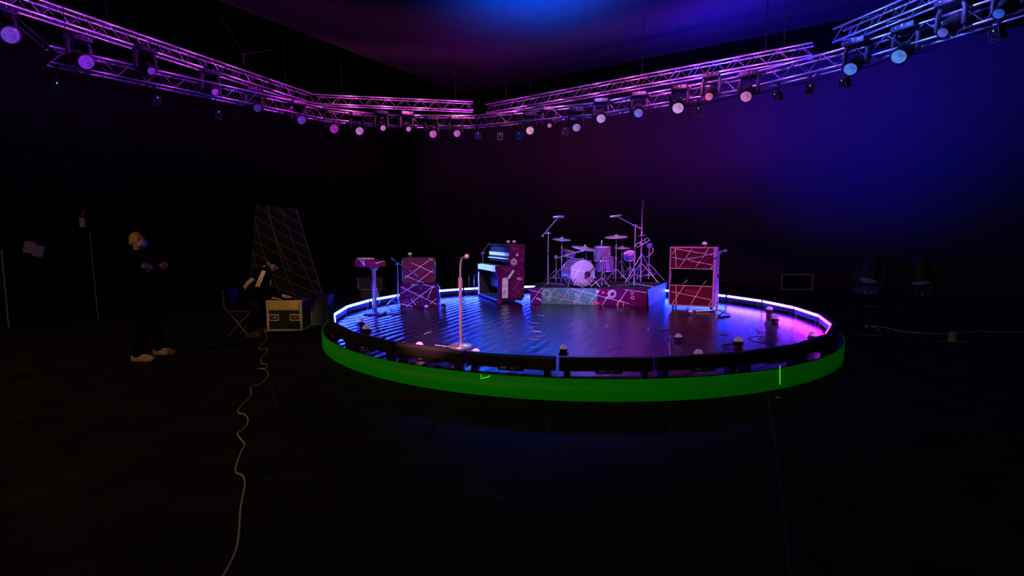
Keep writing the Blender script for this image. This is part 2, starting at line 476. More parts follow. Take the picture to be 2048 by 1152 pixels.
# ------------------------------------------------------------------ light bars round the rim
NB = 26; BR = 3.95; BA = R(360/NB)
ordn = ['first', 'second', 'third', 'fourth', 'fifth', 'sixth', 'seventh', 'eighth', 'ninth', 'tenth', 'eleventh', 'twelfth', 'thirteenth', 'fourteenth', 'fifteenth', 'sixteenth', 'seventeenth', 'eighteenth']


def led(t):     # 0 blue .. 1 magenta
    a = V((.011, .030, 1.0)); b = V((.55, .008, .90))
    c = a.lerp(b, t); return (c.x, c.y, c.z)


strip_m = {}
lit_i = 0; dark_i = 0
for k in range(NB):
    th = R(-98) + BA*(k+.5)
    deg = math.degrees(th) % 360
    lit = (deg < 206 or deg > 323)
    rel = ((deg + 40) % 360)               # 0 at right front end .. 246 left end
    t = max(0., min(1., (76-rel)/62))**1.8 if lit else 0
    if lit:
        pos = lit_i; lit_i += 1
        lab = 'lit %s light bar on the stage rim, %s from the right end' % ('magenta' if t > .6 else 'violet' if t > .12 else 'blue', ordn[pos])
    else:
        pos = dark_i; dark_i += 1
        lab = 'dark light bar on the near stage rim, %s from the left' % ordn[pos]
    c = SC + V((math.cos(th)*BR, math.sin(th)*BR, ZT))
    b = thing('light_bar', lab, 'light', c, th, 'light bars around the stage rim')
    L = 2*BR*math.tan(BA/2) - .035
    # local x points outward, y along the bar
    hs = MB()
    prof = [(.045, .045), (.045, .165), (.030, .185), (-.030, .185), (-.045, .165), (-.045, .045)]
    XX = Matrix(((1, 0, 0, 0), (0, 0, -1, L/2), (0, 1, 0, 0), (0, 0, 0, 1)))
    hs.prism(prof, L, XX)
    hs.build('housing', M['blackm'], b, bevel=.006)
    key = round(t, 2) if lit else -1
    if key not in strip_m:
        strip_m[key] = mat('lit_strip', (.5, .5, .5), .4, emit=led(t), es=270*(1-.88*t**.5)) if lit else M['strip_off']
    sm_ = MB().box((-.049, 0, .15), (.012, L-.03, .036))
    sm_.build('light_strip', strip_m[key], b)
    for s in (-1, 1):
        sp = MB().box((0, s*(L/2-.08), .02), (.10, .06, .05)).cyl((0, s*(L/2-.08), .03), (0, s*(L/2-.08), .06), .02)
        sp.build('foot', M['black'], b)
    if not lit:
        cp = MB().box((.075, .02, .06), (.06, .26, .05)); cp.build('driver_box', M['black'], b, bevel=.008)
        lb = MB().box((.106, -.05, .062), (.003, .06, .016)).box((.106, .04, .062), (.003, .03, .010)); lb.build('printed_label', M['label'], b)

# ------------------------------------------------------------------ trusses
TW = .29


def truss(label, p0, p1, half=.02, bay=.5, group='roof trusses', name='lighting_truss', ends=True):
    p0, p1 = V(p0), V(p1); d = (p1-p0); L = d.length
    rz = math.atan2(d.y, d.x)
    t = thing(name, label, 'truss', p0, rz, group)
    cs = [(-TW/2, -TW/2), (TW/2, -TW/2), (TW/2, TW/2), (-TW/2, TW/2)]
    for y, z in cs:
        MB().cyl((0, y, z), (L, y, z), .0245, n=10).build('chord', M['alu'], t)
    nb = max(2, round(L/bay)); st_ = L/nb
    for fi in range(4):
        a, b = cs[fi], cs[(fi+1) % 4]
        for i in range(nb):
            if fi == 1 or fi == 3:
                lo, hi = (a, b) if a[1] < b[1] else (b, a)
                q0 = (i*st_, *lo); q1 = (i*st_ + st_/2, *hi); q2 = ((i+1)*st_, *lo)
                MB().cyl(q0, q1, .0095, n=6, caps=False).build('brace', M['alub'], t)
                MB().cyl(q1, q2, .0095, n=6, caps=False).build('brace', M['alub'], t)
            elif nb <= 12 or i % 2 == 0:
                q0 = (i*st_, *(a if i % 2 == 0 else b)); q1 = ((i+1)*st_, *(b if i % 2 == 0 else a))
                MB().cyl(q0, q1, .0095, n=6, caps=False).build('brace', M['alub'], t)
    return t


ZR = 5.0
ringpx = [(96, 112), (310, 159), (490, 200), (640, 228), (770, 243), (950, 244), (1092, 234), (1203, 219), (1330, 198), (1475, 171), (1573, 148), (1680, 120), (1790, 87), (1900, 53), (2075, -4)]
RP = [G(x, y, ZR) for x, y in ringpx]
secs = [(0, 3, 'lower truss on the left, from its free end to the bend'), (3, 4, 'short lower truss at the bend left of the middle truss'), (4, 5, 'level lower truss in the far middle above the piano'),
        (5, 7, 'lower truss right of the middle, above the drum kit'), (7, 9, 'lower truss above the tall speaker cabinet'), (9, 11, 'lower truss on the right with the square-faced lamps'),
        (11, 13, 'blue-lit lower truss before the right edge'), (13, 14, 'lower truss running out of the top right corner')]
for a, b, lab in secs:
    truss(lab, RP[a], RP[b], group='curved lower truss sections')
ZU = 6.2
UP = [(G(-60, -27, ZU), G(622, 199, ZU), 'long upper truss on the left lit violet'), (G(632, 200, ZU), G(946, 214, ZU), 'upper truss in the far middle ending above the piano'),
      (G(977, 219, ZU), G(1626, 101, ZU), 'long upper truss on the right lit pink'), (G(1676, 73, ZU), G(1990, -57, ZU), 'upper truss lit blue in the top right corner')]
for a, b, lab in UP: truss(lab, a, b, group='straight upper trusses')

# ------------------------------------------------------------------ moving heads on the lower truss
lens_m = {}


def lens_mat(c):
    if c not in lens_m:
        m = mat('lamp_lens', (.08, .07, .09), .15, 0, .3, 10)
        nt = m.node_tree; b = nt.nodes['Principled BSDF']
        tc = nt.nodes.new('ShaderNodeTexCoord'); n = nt.nodes.new('ShaderNodeTexNoise'); n.inputs['Scale'].default_value = 9
        nt.links.new(tc.outputs['Object'], n.inputs['Vector'])
        ma = nt.nodes.new('ShaderNodeMath'); ma.operation = 'MULTIPLY_ADD'; ma.inputs[1].default_value = 1.3; ma.inputs[2].default_value = .05
        nt.links.new(n.outputs['Fac'], ma.inputs[0]); nt.links.new(ma.outputs[0], b.inputs['Emission Strength'])
        b.inputs['Emission Color'].default_value = (*c, 1); lens_m[c] = m
    return lens_m[c]


def moving_head(label, lenspos, aim, lr, color, group, hang=True, near=None, s=1.):
    """lens centre, aiming point, lens radius"""
    lp = V(lenspos); d = (V(aim)-lp).normalized()
    hl = .34*s
    pivot = lp - d*hl*.62
    sg = 1 if hang else -1
    top = pivot + V((0, 0, sg*.42*s))
    base = top if hang else top
    az = math.atan2(d.y, d.x)
    t = thing('moving_head_lamp', label, 'stage light', base, az, group)
    # local: x = beam heading; base plate
    bz = 0
    MB().box((0, 0, -sg*.055*s), (.30*s, .36*s, .11*s)).build('base', M['housing'], t, bevel=.02)
    for q in (-1, 1):
        a = MB()
        a.tube([(0, q*.15*s, -sg*.10*s), (0, q*.185*s, -sg*.2*s), (0, q*.185*s, -sg*.46*s)], [.035*s, .04*s, .045*s], 8)
        a.build('yoke_arm', M['housing'], t)
    # head
    ld = V((math.hypot(d.x, d.y), 0, d.z)); z = ld
    Xh = frame(V((0, 0, -sg*.42*s)), V((0, 1, 0)).cross(z), z=z)
    hd = MB(); r0 = lr*1.02
    hd.lathe([(.03*s, -.20*s), (.10*s, -.19*s), (.125*s, -.10*s), (.13*s, .0), (r0*1.02, .10*s), (r0*1.12, hl*.62-.02), (r0*1.12, hl*.62+.012), (r0, hl*.62+.010)], 22, Xh)
    h_ = hd.build('lamp_head', M['housing'], t)
    ln = MB().lathe([(r0*1.0, hl*.62+.004), (r0*.8, hl*.62+.018), (r0*.4, hl*.62+.03), (.001, hl*.62+.034)], 22, Xh)
    ln.build('lens', lens_mat(color), h_)
    fin = MB()
    for k in range(3):
        fin.ell((0.152*s, (k-1)*.09*s, -sg*(.05)*s), .012*s, n=8, m=6)
    fin.ell((.152*s, 0, -sg*.02*s), .012*s, n=8, m=6)
    fin.build('base_screw', M['plate'], t)
    if near is not None:
        inv = root_matrix(t).inverted(); e_ = inv @ V((near.x, near.y, ZR + (TW/2 if base.z > ZR+.05 else -TW/2)))
        for q in (-1, 1):
            MB().cyl((0, q*.10, -.03), (e_.x, e_.y+q*.10, e_.z), .016, n=8).box((e_.x, e_.y+q*.10, e_.z), (.07, .04, .07)).build('clamp', M['blackm'], t)
    return t


AIM = V((1.0, 6.2, 0.2))
V_, PU, PK, BL, BD = (.22, .02, .75), (.42, .02, .72), (.85, .18, .75), (.10, .22, .95), (.05, .03, .28)
heads = [(20, 70, 32, (.17, .05, .62)), (172, 124, 28, (.25, .02, .80)), (302, 142, 14, V_), (430, 184, 14, PU), (515, 216, 16, (.07, .02, .25)), (603, 240, 17, (.16, .03, .55)), (668, 258, 17, (.45, .02, .60)), (719, 262, 16, (.6, .2, .65)),
         (766, 256, 11, PK), (817, 258, 10, PK), (866, 268, 15, (.75, .13, .70)), (914, 267, 14, (.75, .13, .70)), (1060, 261, 16, (1., .35, .72)), (1099, 251, 9, (.8, .15, .5)), (1153, 255, 16, (.45, .22, .70)), (1202, 237, 18, (.70, .32, .85)),
         (1277, 226, 18, (.22, .16, .9)), (1356, 216, 22, (.85, .4, .9)), (1418, 193, 16, (1., .15, .45)), (1492, 193, 22, (.75, .2, .55)), (1701, 138, 25, (.10, .24, .98)), (1798, 113, 28, (.10, .30, 1.)), (1886, 65, 19, (.12, .12, .85)), (1998, 27, 20, (.03, .12, .8))]


def lensword(c):
    r_, g, b = c
    if b < .4: return 'dark'
    if r_ > .8: return 'bright pink'
    if r_ > .5: return 'pink'
    if r_ > .3: return 'magenta'
    if r_ > .13: return 'violet'
    return 'blue'


def on_truss(px, py, want):       # point on the sight line that lies `want` metres inside the lower truss
    best = None
    for k in range(70):
        z_ = 4.35 + k*.012; p = G(px, py, z_)
        for a_, b_ in zip(RP, RP[1:]):
            ab = (b_-a_).to_2d(); f_ = max(0, min(1, (p-a_).to_2d().dot(ab)/ab.length_squared)); n_ = a_.lerp(b_, f_)
            dd = (p-n_).to_2d().length
            side = 1 if (SC.to_2d()-n_.to_2d()).dot((p-n_).to_2d()) > 0 else -1
            if best is None or abs(dd*side-want) < best[0]: best = (abs(dd*side-want), p, n_)
    return best[1], best[2]


for i, (px, py, dia, c) in enumerate(heads):
    lp, near = on_truss(px, py, .40)
    lr = max(.05, dia/2/F*lp.y/1.0)
    wh = ('far left' if i < 3 else 'left bend' if i < 8 else 'far middle' if i < 12 else 'right half' if i < 20 else 'right end')
    k0 = (0, 3, 8, 12, 20)[['far left', 'left bend', 'far middle', 'right half', 'right end'].index(wh)]
    lab = 'moving head with %s lens, %s from left at lower truss %s' % (lensword(c), ordn[i-k0], wh)
    moving_head(lab, lp, AIM, lr, c, 'moving heads on the lower truss', near=near)


def square_lamp(label, px, py, face, z=4.62):
    p, near = on_truss(px, py, .0)
    t = thing('square_lamp', label, 'stage light', p, 0, 'small lamps under the lower truss')
    dr = (V((p.x*.3, 3.5, 1.0))-p).normalized() if face else (V((p.x*-1.2, 6.5, -.5))-p).normalized()
    X = frame((0, 0, 0), dr.cross(V((0, 0, 1))), z=dr)
    o_ = MB().box((0, 0, 0), (.15, .19, .13), X).build('housing', M['blackm'], t, bevel=.01)
    rm = MB()
    for a, b in (((-.075, -.095), (.075, -.095)), ((.075, -.095), (.075, .095)), ((.075, .095), (-.075, .095)), ((-.075, .095), (-.075, -.095))):
        rm.strip(a, b, .014, .006, X @ Matrix.Translation((0, 0, .064)), 0)
    rm.ring((0, .02), .045, .010, X @ Matrix.Translation((0, 0, .064)), 0)
    rm.build('face_frame', M['stand'], t)
    MB().disc((0, -.065), .012, X @ Matrix.Translation((0, 0, .066)), 0).build('indicator', lens_mat((.7, .7, 1.)), t)
    MB().cyl((0, 0, .08), (0, 0, max(.12, ZR-TW/2-p.z)), .012).box((0, 0, max(.12, ZR-TW/2-p.z)), (.05, .08, .05)).build('hanger', M['blackm'], t)


for i, (px, py, f, lab) in enumerate(((114, 172, 1, 'square-faced lamp hanging below the free left end of the lower truss'), (310, 200, 0, 'small lamp turned sideways under the left lower truss, left of two'), (433, 228, 0, 'small lamp turned sideways under the left lower truss, right of two'),
                         (955, 270, 0, 'small sideways lamp under the lower truss above the piano'), (1000, 272, 1, 'square-faced lamp under the lower truss, just right of the piano'), (1038, 269, 0, 'small sideways lamp left of the brightest pink moving head'),
                         (1130, 262, 1, 'square-faced lamp hanging above the left drum microphone stand'), (1397, 222, 1, 'square-faced lamp hanging above the tall speaker cabinet'), (1555, 193, 0, 'small sideways lamp right of the tall speaker cabinet, under the lower truss'),
                         (1620, 177, 1, 'square-faced lamp under the right lower truss below the upper truss end'), (1690, 166, 0, 'small sideways lamp under the first bright blue moving head'), (1996, 68, 0, 'small lamp under the lower truss near the right edge'))):
    square_lamp(lab, px, py, f)

# sagging power cables under the right half of the ring
for a, b, lab in ((8, 11, 'black power cable sagging under the right lower truss'), (11, 13, 'black power cable under the blue end of the lower truss')):
    pts = []
    for k in range(a, b):
        for j in range(6):
            f = j/6; p = RP[k].lerp(RP[k+1], f); p.z = 4.80 - .06*math.sin(f*PI) - .02; pts.append(p)
    c = MB().tube(pts, .012, 6).build('power_cable', M['cable_dark']); tag(c, lab, 'cable')


def chain(label, px, py0, py1, ztop, zref):
    p = G(px, py1, zref)
    t = thing('hoist_chain', label, 'chain', p, 0, 'chains holding the trusses')
    rel_ = p - RM(0, 0, 0); ztop = 8.0 if rel_.dot(U) > 0 and rel_.dot(W) > 0 else ztop      # up to the cloth or the roof
    L = ztop-p.z
    m = MB(); k = 0; z = .12
    while z < L:
        q = [(math.cos(a)*.022, 0, z+.05+math.sin(a)*.055) for a in [2*PI*i/8 for i in range(9)]]
        if k % 2: q = [(0, x, zz) for x, _, zz in q]
        m.tube(q, .006, 5); z += .085; k += 1
    m.build('links', M['blackm'], t)
    MB().tube([(0, 0, .14), (.02, 0, .09), (.035, 0, .04), (.02, 0, 0), (-.02, 0, 0), (-.035, 0, .03)], .010, 6).build('hook', M['blackm'], t)


for px, a, b, lab in ((218, 60, 88, 'chain above the left upper truss'), (570, 128, 160, 'chain above the right end of the long left truss'), (684, 140, 186, 'chain above the left part of the far middle truss'), (911, 180, 200, 'chain above the right end of the far middle truss'),
                      (1012, 168, 200, 'chain above the left tip of the long right truss'), (1060, 160, 195, 'second chain along the long right truss'), (1284, 118, 148, 'chain above the centre of the long right truss'), (1531, 55, 100, 'left of the two chains at the right end of the long right truss'), (1568, 65, 96, 'right of the two chains at the right end of the long right truss')):
    chain(lab, px, a, b, 9.55, ZU+.16)
# bridle
bp = G(487, 113, 6.5); t = thing('bridle', 'two-legged wire bridle with shackles above the long left truss', 'bridle', bp)
for q in (D(437, 25, bp.y), D(550, 98, bp.y-1.5)):
    MB().cyl((0, 0, .05), q-bp, .008, n=6).build('wire', M['stand'], t)
MB().tube([(-.03, 0, .0), (-.035, 0, .06), (0, 0, .09), (.035, 0, .06), (.03, 0, 0)], .01, 6).cyl((0, 0, 0), (0, 0, -.25), .015).build('shackle', M['stand'], t)


# ------------------------------------------------------------------ dome lamps
def dome(label, px, py, zb, r=.052, hb=.09, knobs=True, on=None):
    p = G(px, py, zb + hb)
    t = thing('dome_lamp', label, 'lamp', (p.x, p.y, zb), 0, 'white dome lamps')
    MB().lathe([(r*1.0, 0), (r*1.02, .02), (r*.9, .03), (r*.9, hb-.012), (r*1.02, hb-.008), (r*1.02, hb)], 18).build('base', M['blackm'], t)
    MB().lathe([(r*1.0, hb), (r*.97, hb+r*.35), (r*.8, hb+r*.68), (r*.5, hb+r*.93), (.001, hb+r*1.05)], 20).build('dome', M['dome'], t)
    if knobs:
        for s in (-1, 1): MB().cyl((s*r*.88, 0, hb*.6), (s*r*1.3, 0, hb*.6), r*.28, n=10).build('knob', M['blackm'], t)
    return t


# (px, py) = centre of the rim between dome and base
dome('white dome lamp before the column stand at left, further of two', 721, 643, ZT, .054, .12)
dome('white dome lamp before the column stand at left, nearer of two', 733, 657, ZT, .054, .12)
dome('pink-lit dome lamp behind the near rim, left of the microphone stand', 839, 692, ZT, .05, .06)
dome('pink-lit dome lamp touching the round base of the microphone stand', 952, 706, ZT, .05, .06)
dome('dome lamp on a tall black body at the gap between near bars', 1127, 697, ZT, .043, .15)
dome('pink-lit dome lamp on the deck in front of the drum riser', 1357, 674, ZT, .045, .06)
dome('dome lamp peeking over the near light bar below the tall speaker cabinet', 1397, 708, ZT, .05, .09)
dome('pink-lit dome lamp right of the centre of the deck', 1477, 682, ZT, .052, .09)
dome('dome lamp near the right end of the stage rim', 1626, 671, ZT, .055, .07)
dome('violet dome lamp on a tall body, deck right, further of two', 1539, 619, ZT, .055, .12)
dome('violet dome lamp on the right of the deck, nearer of two', 1550, 637, ZT, .052, .07)
dome('dark dome lamp standing right of the patterned left cabinets', 887, 607, ZT, .045, .11)
dome('small dome lamp in front of the tall speaker cabinet', 1381, 624, ZT, .04, .05, False)
dome('small dome lamp in front of the patterned left cabinets', 853, 614, ZT, .038, .04, False)

# ------------------------------------------------------------------ vocal microphone stand
b = G(922, 693, ZT)
t = thing('vocal_microphone_stand', 'straight vocal microphone stand with round base at the front of the stage', 'microphone stand', b)
hh = D(922, 516, b.y).z - ZT
MB().lathe([(.155, 0), (.158, .012), (.13, .022), (.05, .034), (.02, .045), (.018, .06)], 30).build('round_base', M['stand'], t)
MB().cyl((0, 0, .04), (0, 0, hh*.72), .0205, n=12).build('pole', M['stand'], t)
MB().cyl((0, 0, hh*.66), (0, 0, hh*.78), .030, .026, 12).build('clutch', M['stand'], t)
MB().tube([(0, 0, hh*.75), (0, 0, hh*.88), (.01, -.01, hh*.96), (.028, -.015, hh*1.0)], .011, 10).build('gooseneck', M['stand'], t)
mx = frame((.03, -.015, hh*1.0), V((.3, .9, 0)), z=V((.75, -.15, .25)))
mc = MB().lathe([(.014, -.03), (.018, 0), (.022, .02), (.024, .035)], 14, mx).build('microphone', M['blackm'], t)
MB().ell(mx @ V((0, 0, .06)), .036).build('microphone_grille', M['stand'], mc)


# ------------------------------------------------------------------ generic stands
def tripod(t, h=.30, r=.32, n=3, a0=.5, m=None, rr=.010, hz=.02):
    m = m or M['stand']
    for i in range(n):
        a = a0 + 2*PI*i/n
        g = MB(); e = V((math.cos(a)*r, math.sin(a)*r, .008))
        g.cyl((math.cos(a)*.02, math.sin(a)*.02, h), e, rr, n=7)
        g.cyl((math.cos(a)*.015, math.sin(a)*.015, h*.35), e*.55 + V((0, 0, h*.42)), rr*.7, n=6)
        o_ = g.build('leg', m, t)
        MB().ell(e+V((0, 0, .006)), .014, n=8, m=6).build('rubber_foot', M['black'], o_)


def boom_stand(label, base, h, A, B, legh=.28, legr=.32, a0=.5, mic=None, m=None, flat=False, rr=.011):
    """base point, pole height, boom ends in world space (A counterweight end, B microphone end)"""
    m = m or M['stand']
    t = thing('boom_microphone_stand', label, 'microphone stand', base, 0, 'boom microphone stands')
    base = V(base); T = V((0, 0, h))
    MB().cyl((0, 0, .03), T*.62, rr*1.25, n=10).cyl(T*.6, T, rr, n=10).build('pole', m, t)
    MB().cyl(T*.58, T*.64, rr*2, n=10).build('clutch', M['blackm'], t)
    A, B = V(A)-base, V(B)-base
    MB().cyl(A, B, rr*.85, n=8).cyl(A, A.lerp(B, .07), rr*2, n=10).build('boom', m, t)
    MB().ell(T, .026, n=10, m=8).cyl(T+V((-.05, 0, -.01)), T+V((.05, 0, -.01)), .010, n=8).build('swivel_joint', m, t)
    if flat:
        for i in range(3):
            a = a0+2*PI*i/3
            MB().cyl((0, 0, .05), (math.cos(a)*legr, math.sin(a)*legr, .012), rr, n=8).build('leg', m, t)
        MB().cyl((0, 0, .015), (0, 0, .11), .035, .025, 12).build('hub', m, t)
    else:
        tripod(t, legh, legr, a0=a0, m=m, rr=rr*.8)
    if mic:
        d, kind = mic; d = V(d).normalized()
        X = frame(B, d.orthogonal(), z=d)
        if kind == 'pencil':
            g = MB().lathe([(.012, -.1), (.020, -.09), (.023, 0), (.023, .14), (.018, .15)], 12, X)
        elif kind == 'large':
            g = MB().lathe([(.015, -.12), (.022, -.10), (.025, 0), (.026, .09), (.022, .12), (.008, .13)], 14, X)
        else:
            g = MB().lathe([(.012, -.08), (.018, .03), (.026, .05), (.028, .075), (.02, .10), (.002, .108)], 12, X)
        g.build('microphone', M['stand'], t)
        MB().tube([B+V((0, 0, 0)), B+V((-.03, 0, -.05)), B.lerp(A, .08)], .006, 6).build('microphone_clip', M['blackm'], t)
    return t


# ------------------------------------------------------------------ column stand with slanted keyboard box, left
b = G(750, 628, ZT); y0 = b.y
zt = D(750, 532, y0).z - ZT
t = thing('column_stand', 'thick column stand at the left of the stage carrying a small box', 'stand', b, 0)
MB().cyl((0, 0, .02), (0, 0, zt), .043, .036, 16).build('column', M['stand'], t)
MB().box((0, 0, .012), (.34, .30, .024)).build('base_plate', M['blackm'], t, bevel=.006)
MB().cyl((0, 0, zt-.07), (0, 0, zt-.045), .075, n=16).box((0, 0, zt-.02), (.16, .16, .03)).build('top_clamp', M['stand'], t)
MB().tube([(.05, -.02, zt*.55), (.07, -.03, zt*.4), (.10, -.03, zt*.28), (.085, -.03, zt*.2)], .008, 6).build('side_hook', M['chrome'], t)
MB().tube([(.03, -.045, zt*.9), (-.02, -.05, zt*.7), (-.05, -.04, zt*.62), (-.04, -.05, zt*.5), (.0, -.05, .06), (.12, -.05, .01), (.35, .0, .01), (.5, .35, .01)], .007, 6).build('hanging_wire', M['cable_dark'], t)
kz = ZT + zt - .005
kb = thing('keyboard_box', 'small keyboard box with projected magenta and stripes on the column stand', 'keyboard', (b.x-.055, b.y, kz), R(-38))
M['artred'] = projected_art('magenta_projected_art', (.20, .012, .08)); M['artline'] = projected_art('pale_projected_lines', (.92, .78, .88)); M['artpurple'] = projected_art('violet_projected_art', (.14, .015, .13)); M['artwhite'] = projected_art('white_projected_art_and_letters', (.85, .8, .85))  # projected magenta, violet and white light put into these colours
kbm = MB().prism([(-.20, 0), (.20, 0), (.20, .10), (-.20, .135)], .34, Matrix(((0, 0, 1, -.17), (1, 0, 0, 0), (0, 1, 0, 0), (0, 0, 0, 1))))
KF = Matrix(((1, 0, 0, 0), (0, 0, -1, -.2005), (0, 1, 0, 0), (0, 0, 0, 1)))
kbm.strip((-.04, .13), (.09, .03), .014, .003, KF).strip((.07, .13), (.10, .01), .016, .003, KF)
KS = Matrix(((0, 0, 1, .1705), (1, 0, 0, 0), (0, 1, 0, 0), (0, 0, 0, 1)))
kbm.strip((-.02, .06), (.16, .09), .014, .003, KS)
kbm.build('case', [M['artred'], M['artline']], kb)
ks = MB()
for i in range(14): ks.box((-.155+i*.0225, -.10, .142), (.019, .14, .018))
ks.build('keys', M['plate'], kb)


# ------------------------------------------------------------------ cabinets, projected line artwork put into their colours
def cab_face(mb, w_, h_, X, lines, wd=.014, mi=1):
    for x0, y0, x1, y1 in lines:
        mb.strip(((x0-.5)*w_, y0*h_), ((x1-.5)*w_, y1*h_), wd, .003, X, mi)


pb = G(838, 614, ZT); s_ = F/pb.y
yaw = R(1)
lw, lh, ldp = 74*pb.y/F, .50, .42
lh = D(838, 568, pb.y).z - ZT
cab = thing('lower_cabinet', 'lower cabinet with projected purple pattern and crossing lines, on the deck left', 'cabinet', (pb.x, pb.y, ZT), yaw)
m = MB().prism([(-lw*.5, 0), (lw*.5, 0), (lw*.5, .06), (lw*.47, lh), (-lw*.5, lh), (-lw*.52, lh*.5)], ldp, Matrix(((1, 0, 0, 0), (0, 0, 1, 0), (0, 1, 0, 0), (0, 0, 0, 1))))
X = Matrix(((1, 0, 0, 0), (0, 0, -1, 0), (0, 1, 0, 0), (0, 0, 0, 1)))
cab_face(m, lw, lh, X, [(.02, .88, .98, .12), (.3, .98, .5, .98), (.16, .02, .93, .95), (.03, .6, .42, .98), (.72, .35, .90, .92), (.05, .62, .14, .70), (.28, .35, .42, .08), (.0, .14, .32, .03), (.80, .14, .98, .36), (.62, .98, .95, .85)], .009)
for i in range(26):
    x, y = random.uniform(-.44, .44)*lw, random.uniform(.08, .92)*lh
    m.ring((x, y), random.uniform(.015, .05), .006, X, 2, 8, random.random()*6, random.random()*6+7, .002)
M['artdim'] = projected_art('dim_projected_doodles', (.20, .08, .24)); M['artfront'] = projected_art('dark_projected_front', (.060, .004, .030)); M['artgrille'] = projected_art('rose_projected_grille', (.15, .020, .036))
m.build('body', [M['artfront'], M['artline'], M['artdim']], cab)
MB().box((0, ldp*.5, .0), (lw*.9, ldp*.8, .02)).build('plinth', M['black'], cab)
MB().tube([(lw*.49, -.0, lh*.95), (lw*.5+.05, -.01, lh*.9), (lw*.5+.06, -.01, lh*.3), (lw*.5+.02, -.01, .02)], .008, 6).build('side_rail', M['stand'], cab)
uh = D(838, 515, pb.y).z - ZT - lh; uw = 64*pb.y/F
cb = thing('speaker_cabinet', 'rose grille speaker cabinet stacked on the purple patterned cabinet', 'speaker', (pb.x+.005, pb.y+.03, ZT+lh), R(9))
m = MB().box((0, .17, uh/2), (uw, .30, uh)); m.build('body', M['blackm'], cb, bevel=.012)
m = MB().box((0, .012, uh/2), (uw-.04, .02, uh-.05))
X = Matrix(((1, 0, 0, 0), (0, 0, -1, .001), (0, 1, 0, 0), (0, 0, 0, 1)))
cab_face(m, uw-.05, uh, X, [(.02, .22, .92, .95), (.26, .80, .98, .42), (.03, .32, .66, .03), (.42, .04, .98, .52), (.86, .96, .98, .88)], .009)
m.build('grille', [M['artgrille'], M['artline']], cb)
for s in (-1, 1): MB().tube([(s*uw/2, .02, .05), (s*(uw/2+.006), .0, .06), (s*(uw/2+.006), .0, uh-.06), (s*uw/2, .02, uh-.03)], .006, 6).build('corner_trim', M['stand'], cb)
dome('dome lamp on top of the rose grille speaker cabinet', 819, 511, ZT+lh+uh+.0, .042, .05, False).location = (pb.x-.2, pb.y+.2, ZT+lh+uh)
boom_stand('boom microphone stand left of the patterned cabinets', G(797, 612, ZT), D(797, 527, G(797, 612, ZT).y).z-ZT, D(783, 517, G(797, 612, ZT).y), D(838, 553, pb.y-.25), .22, .26, .9)

# tall speaker cabinet, right
pr = G(1382, 618.5, ZT)
rw = 88*pr.y/F/math.cos(R(9)); rh0 = .055
rh = D(1382, 494, pr.y).z - ZT
yaw_r = -math.atan2(pr.x, pr.y) - R(5.5)
rc = thing('rotary_speaker_cabinet', 'tall magenta speaker cabinet with a dark open middle, right of the drums', 'speaker', (pr.x, pr.y, ZT), yaw_r)
dp = .56
M['artmag'] = projected_art('magenta_projected_panel', (.115, .001, .042)); M['artmag2'] = projected_art('crimson_projected_panel', (.13, .004, .026)); M['artlr'] = projected_art('salmon_projected_lines', (.98, .62, .62)); M['artscrawl'] = projected_art('pink_projected_scrawl', (.5, .03, .11)); M['cabwood'] = mat('violet_lit_cabinet_side', (.50, .14, .52), .6)  # projected panel colours and the light bars' violet put into the materials
sh = MB()
sh.box((-rw/2+.012, dp/2, (rh+rh0)/2), (.024, dp, rh-rh0)).box((rw/2-.028, dp/2, (rh+rh0)/2), (.056, dp, rh-rh0))
sh.box((-.016, dp/2, rh-.010), (rw-.08, dp, .020)).box((-.016, dp/2, rh0+.012), (rw-.08, dp, .024)).box((-.016, dp-.01, (rh+rh0)/2), (rw-.08, .02, rh-rh0-.05))
sh.build('carcass', M['cabwood'], rc)
z1 = D(1382, 538, pr.y).z - ZT; z2 = D(1382, 571, pr.y).z - ZT
iw = rw-.086
X = Matrix(((1, 0, 0, -.016), (0, 0, -1, .009), (0, 1, 0, z1), (0, 0, 0, 1)))
m = MB().box((-.016, .02, (rh-.022+z1)/2), (iw, .02, rh-.022-z1))
hu = rh-.022-z1
cab_face(m, iw, hu, X, [(.05, .98, .98, .68), (.03, .55, .97, .22), (.20, .03, .50, .98), (.58, .03, .70, .40), (.74, .52, .88, .99), (.13, .05, .10, .90), (.02, .70, .12, .97), (.0, .01, 1, .01), (.95, .0, .99, .2)], .010)
m.ring((.0, hu*.52), .022, .006, X, 1, 10)
m.build('upper_panel', [M['artmag'], M['artlr']], rc)
hl_ = z2-rh0-.026
X = Matrix(((1, 0, 0, -.016), (0, 0, -1, .009), (0, 1, 0, rh0+.026), (0, 0, 0, 1)))
m = MB().box((0, .02, (z2+rh0+.026)/2), (iw, .02, hl_))
cab_face(m, iw, hl_, X, [(.02, .65, .97, .32), (.06, .02, .34, .98), (.50, .0, .76, .98), (.14, .98, .16, .02), (.0, .985, 1, .985), (.94, .0, .99, .3)], .010)
m.text('teas', .15, X @ Matrix.Translation((.02, hl_*.58, .001)), 2)
m.build('lower_panel', [M['artmag2'], M['artlr'], M['artscrawl']], rc)
m = MB().box((-.016, .20, (z1+z2)/2), (iw, .02, z1-z2))
m.build('recessed_back', M['drape'], rc)
m = MB().prism([(0, 0), (.16, .07), (.16, .09), (0, .02)], iw, Matrix(((0, 0, 1, -iw/2-.016), (1, 0, 0, .03), (0, 1, 0, z2), (0, 0, 0, 1))))
X = frame((0, .03, z2+.022), (1, 0, 0), z=V((0, -.07, .16)))
for a, c in ((-.17, -.10), (.2, .25)): m.strip((a, 0), (c, .17), .012, .003, X, 1)
m.build('sloping_shelf', [M['drape'], M['artlr']], rc)
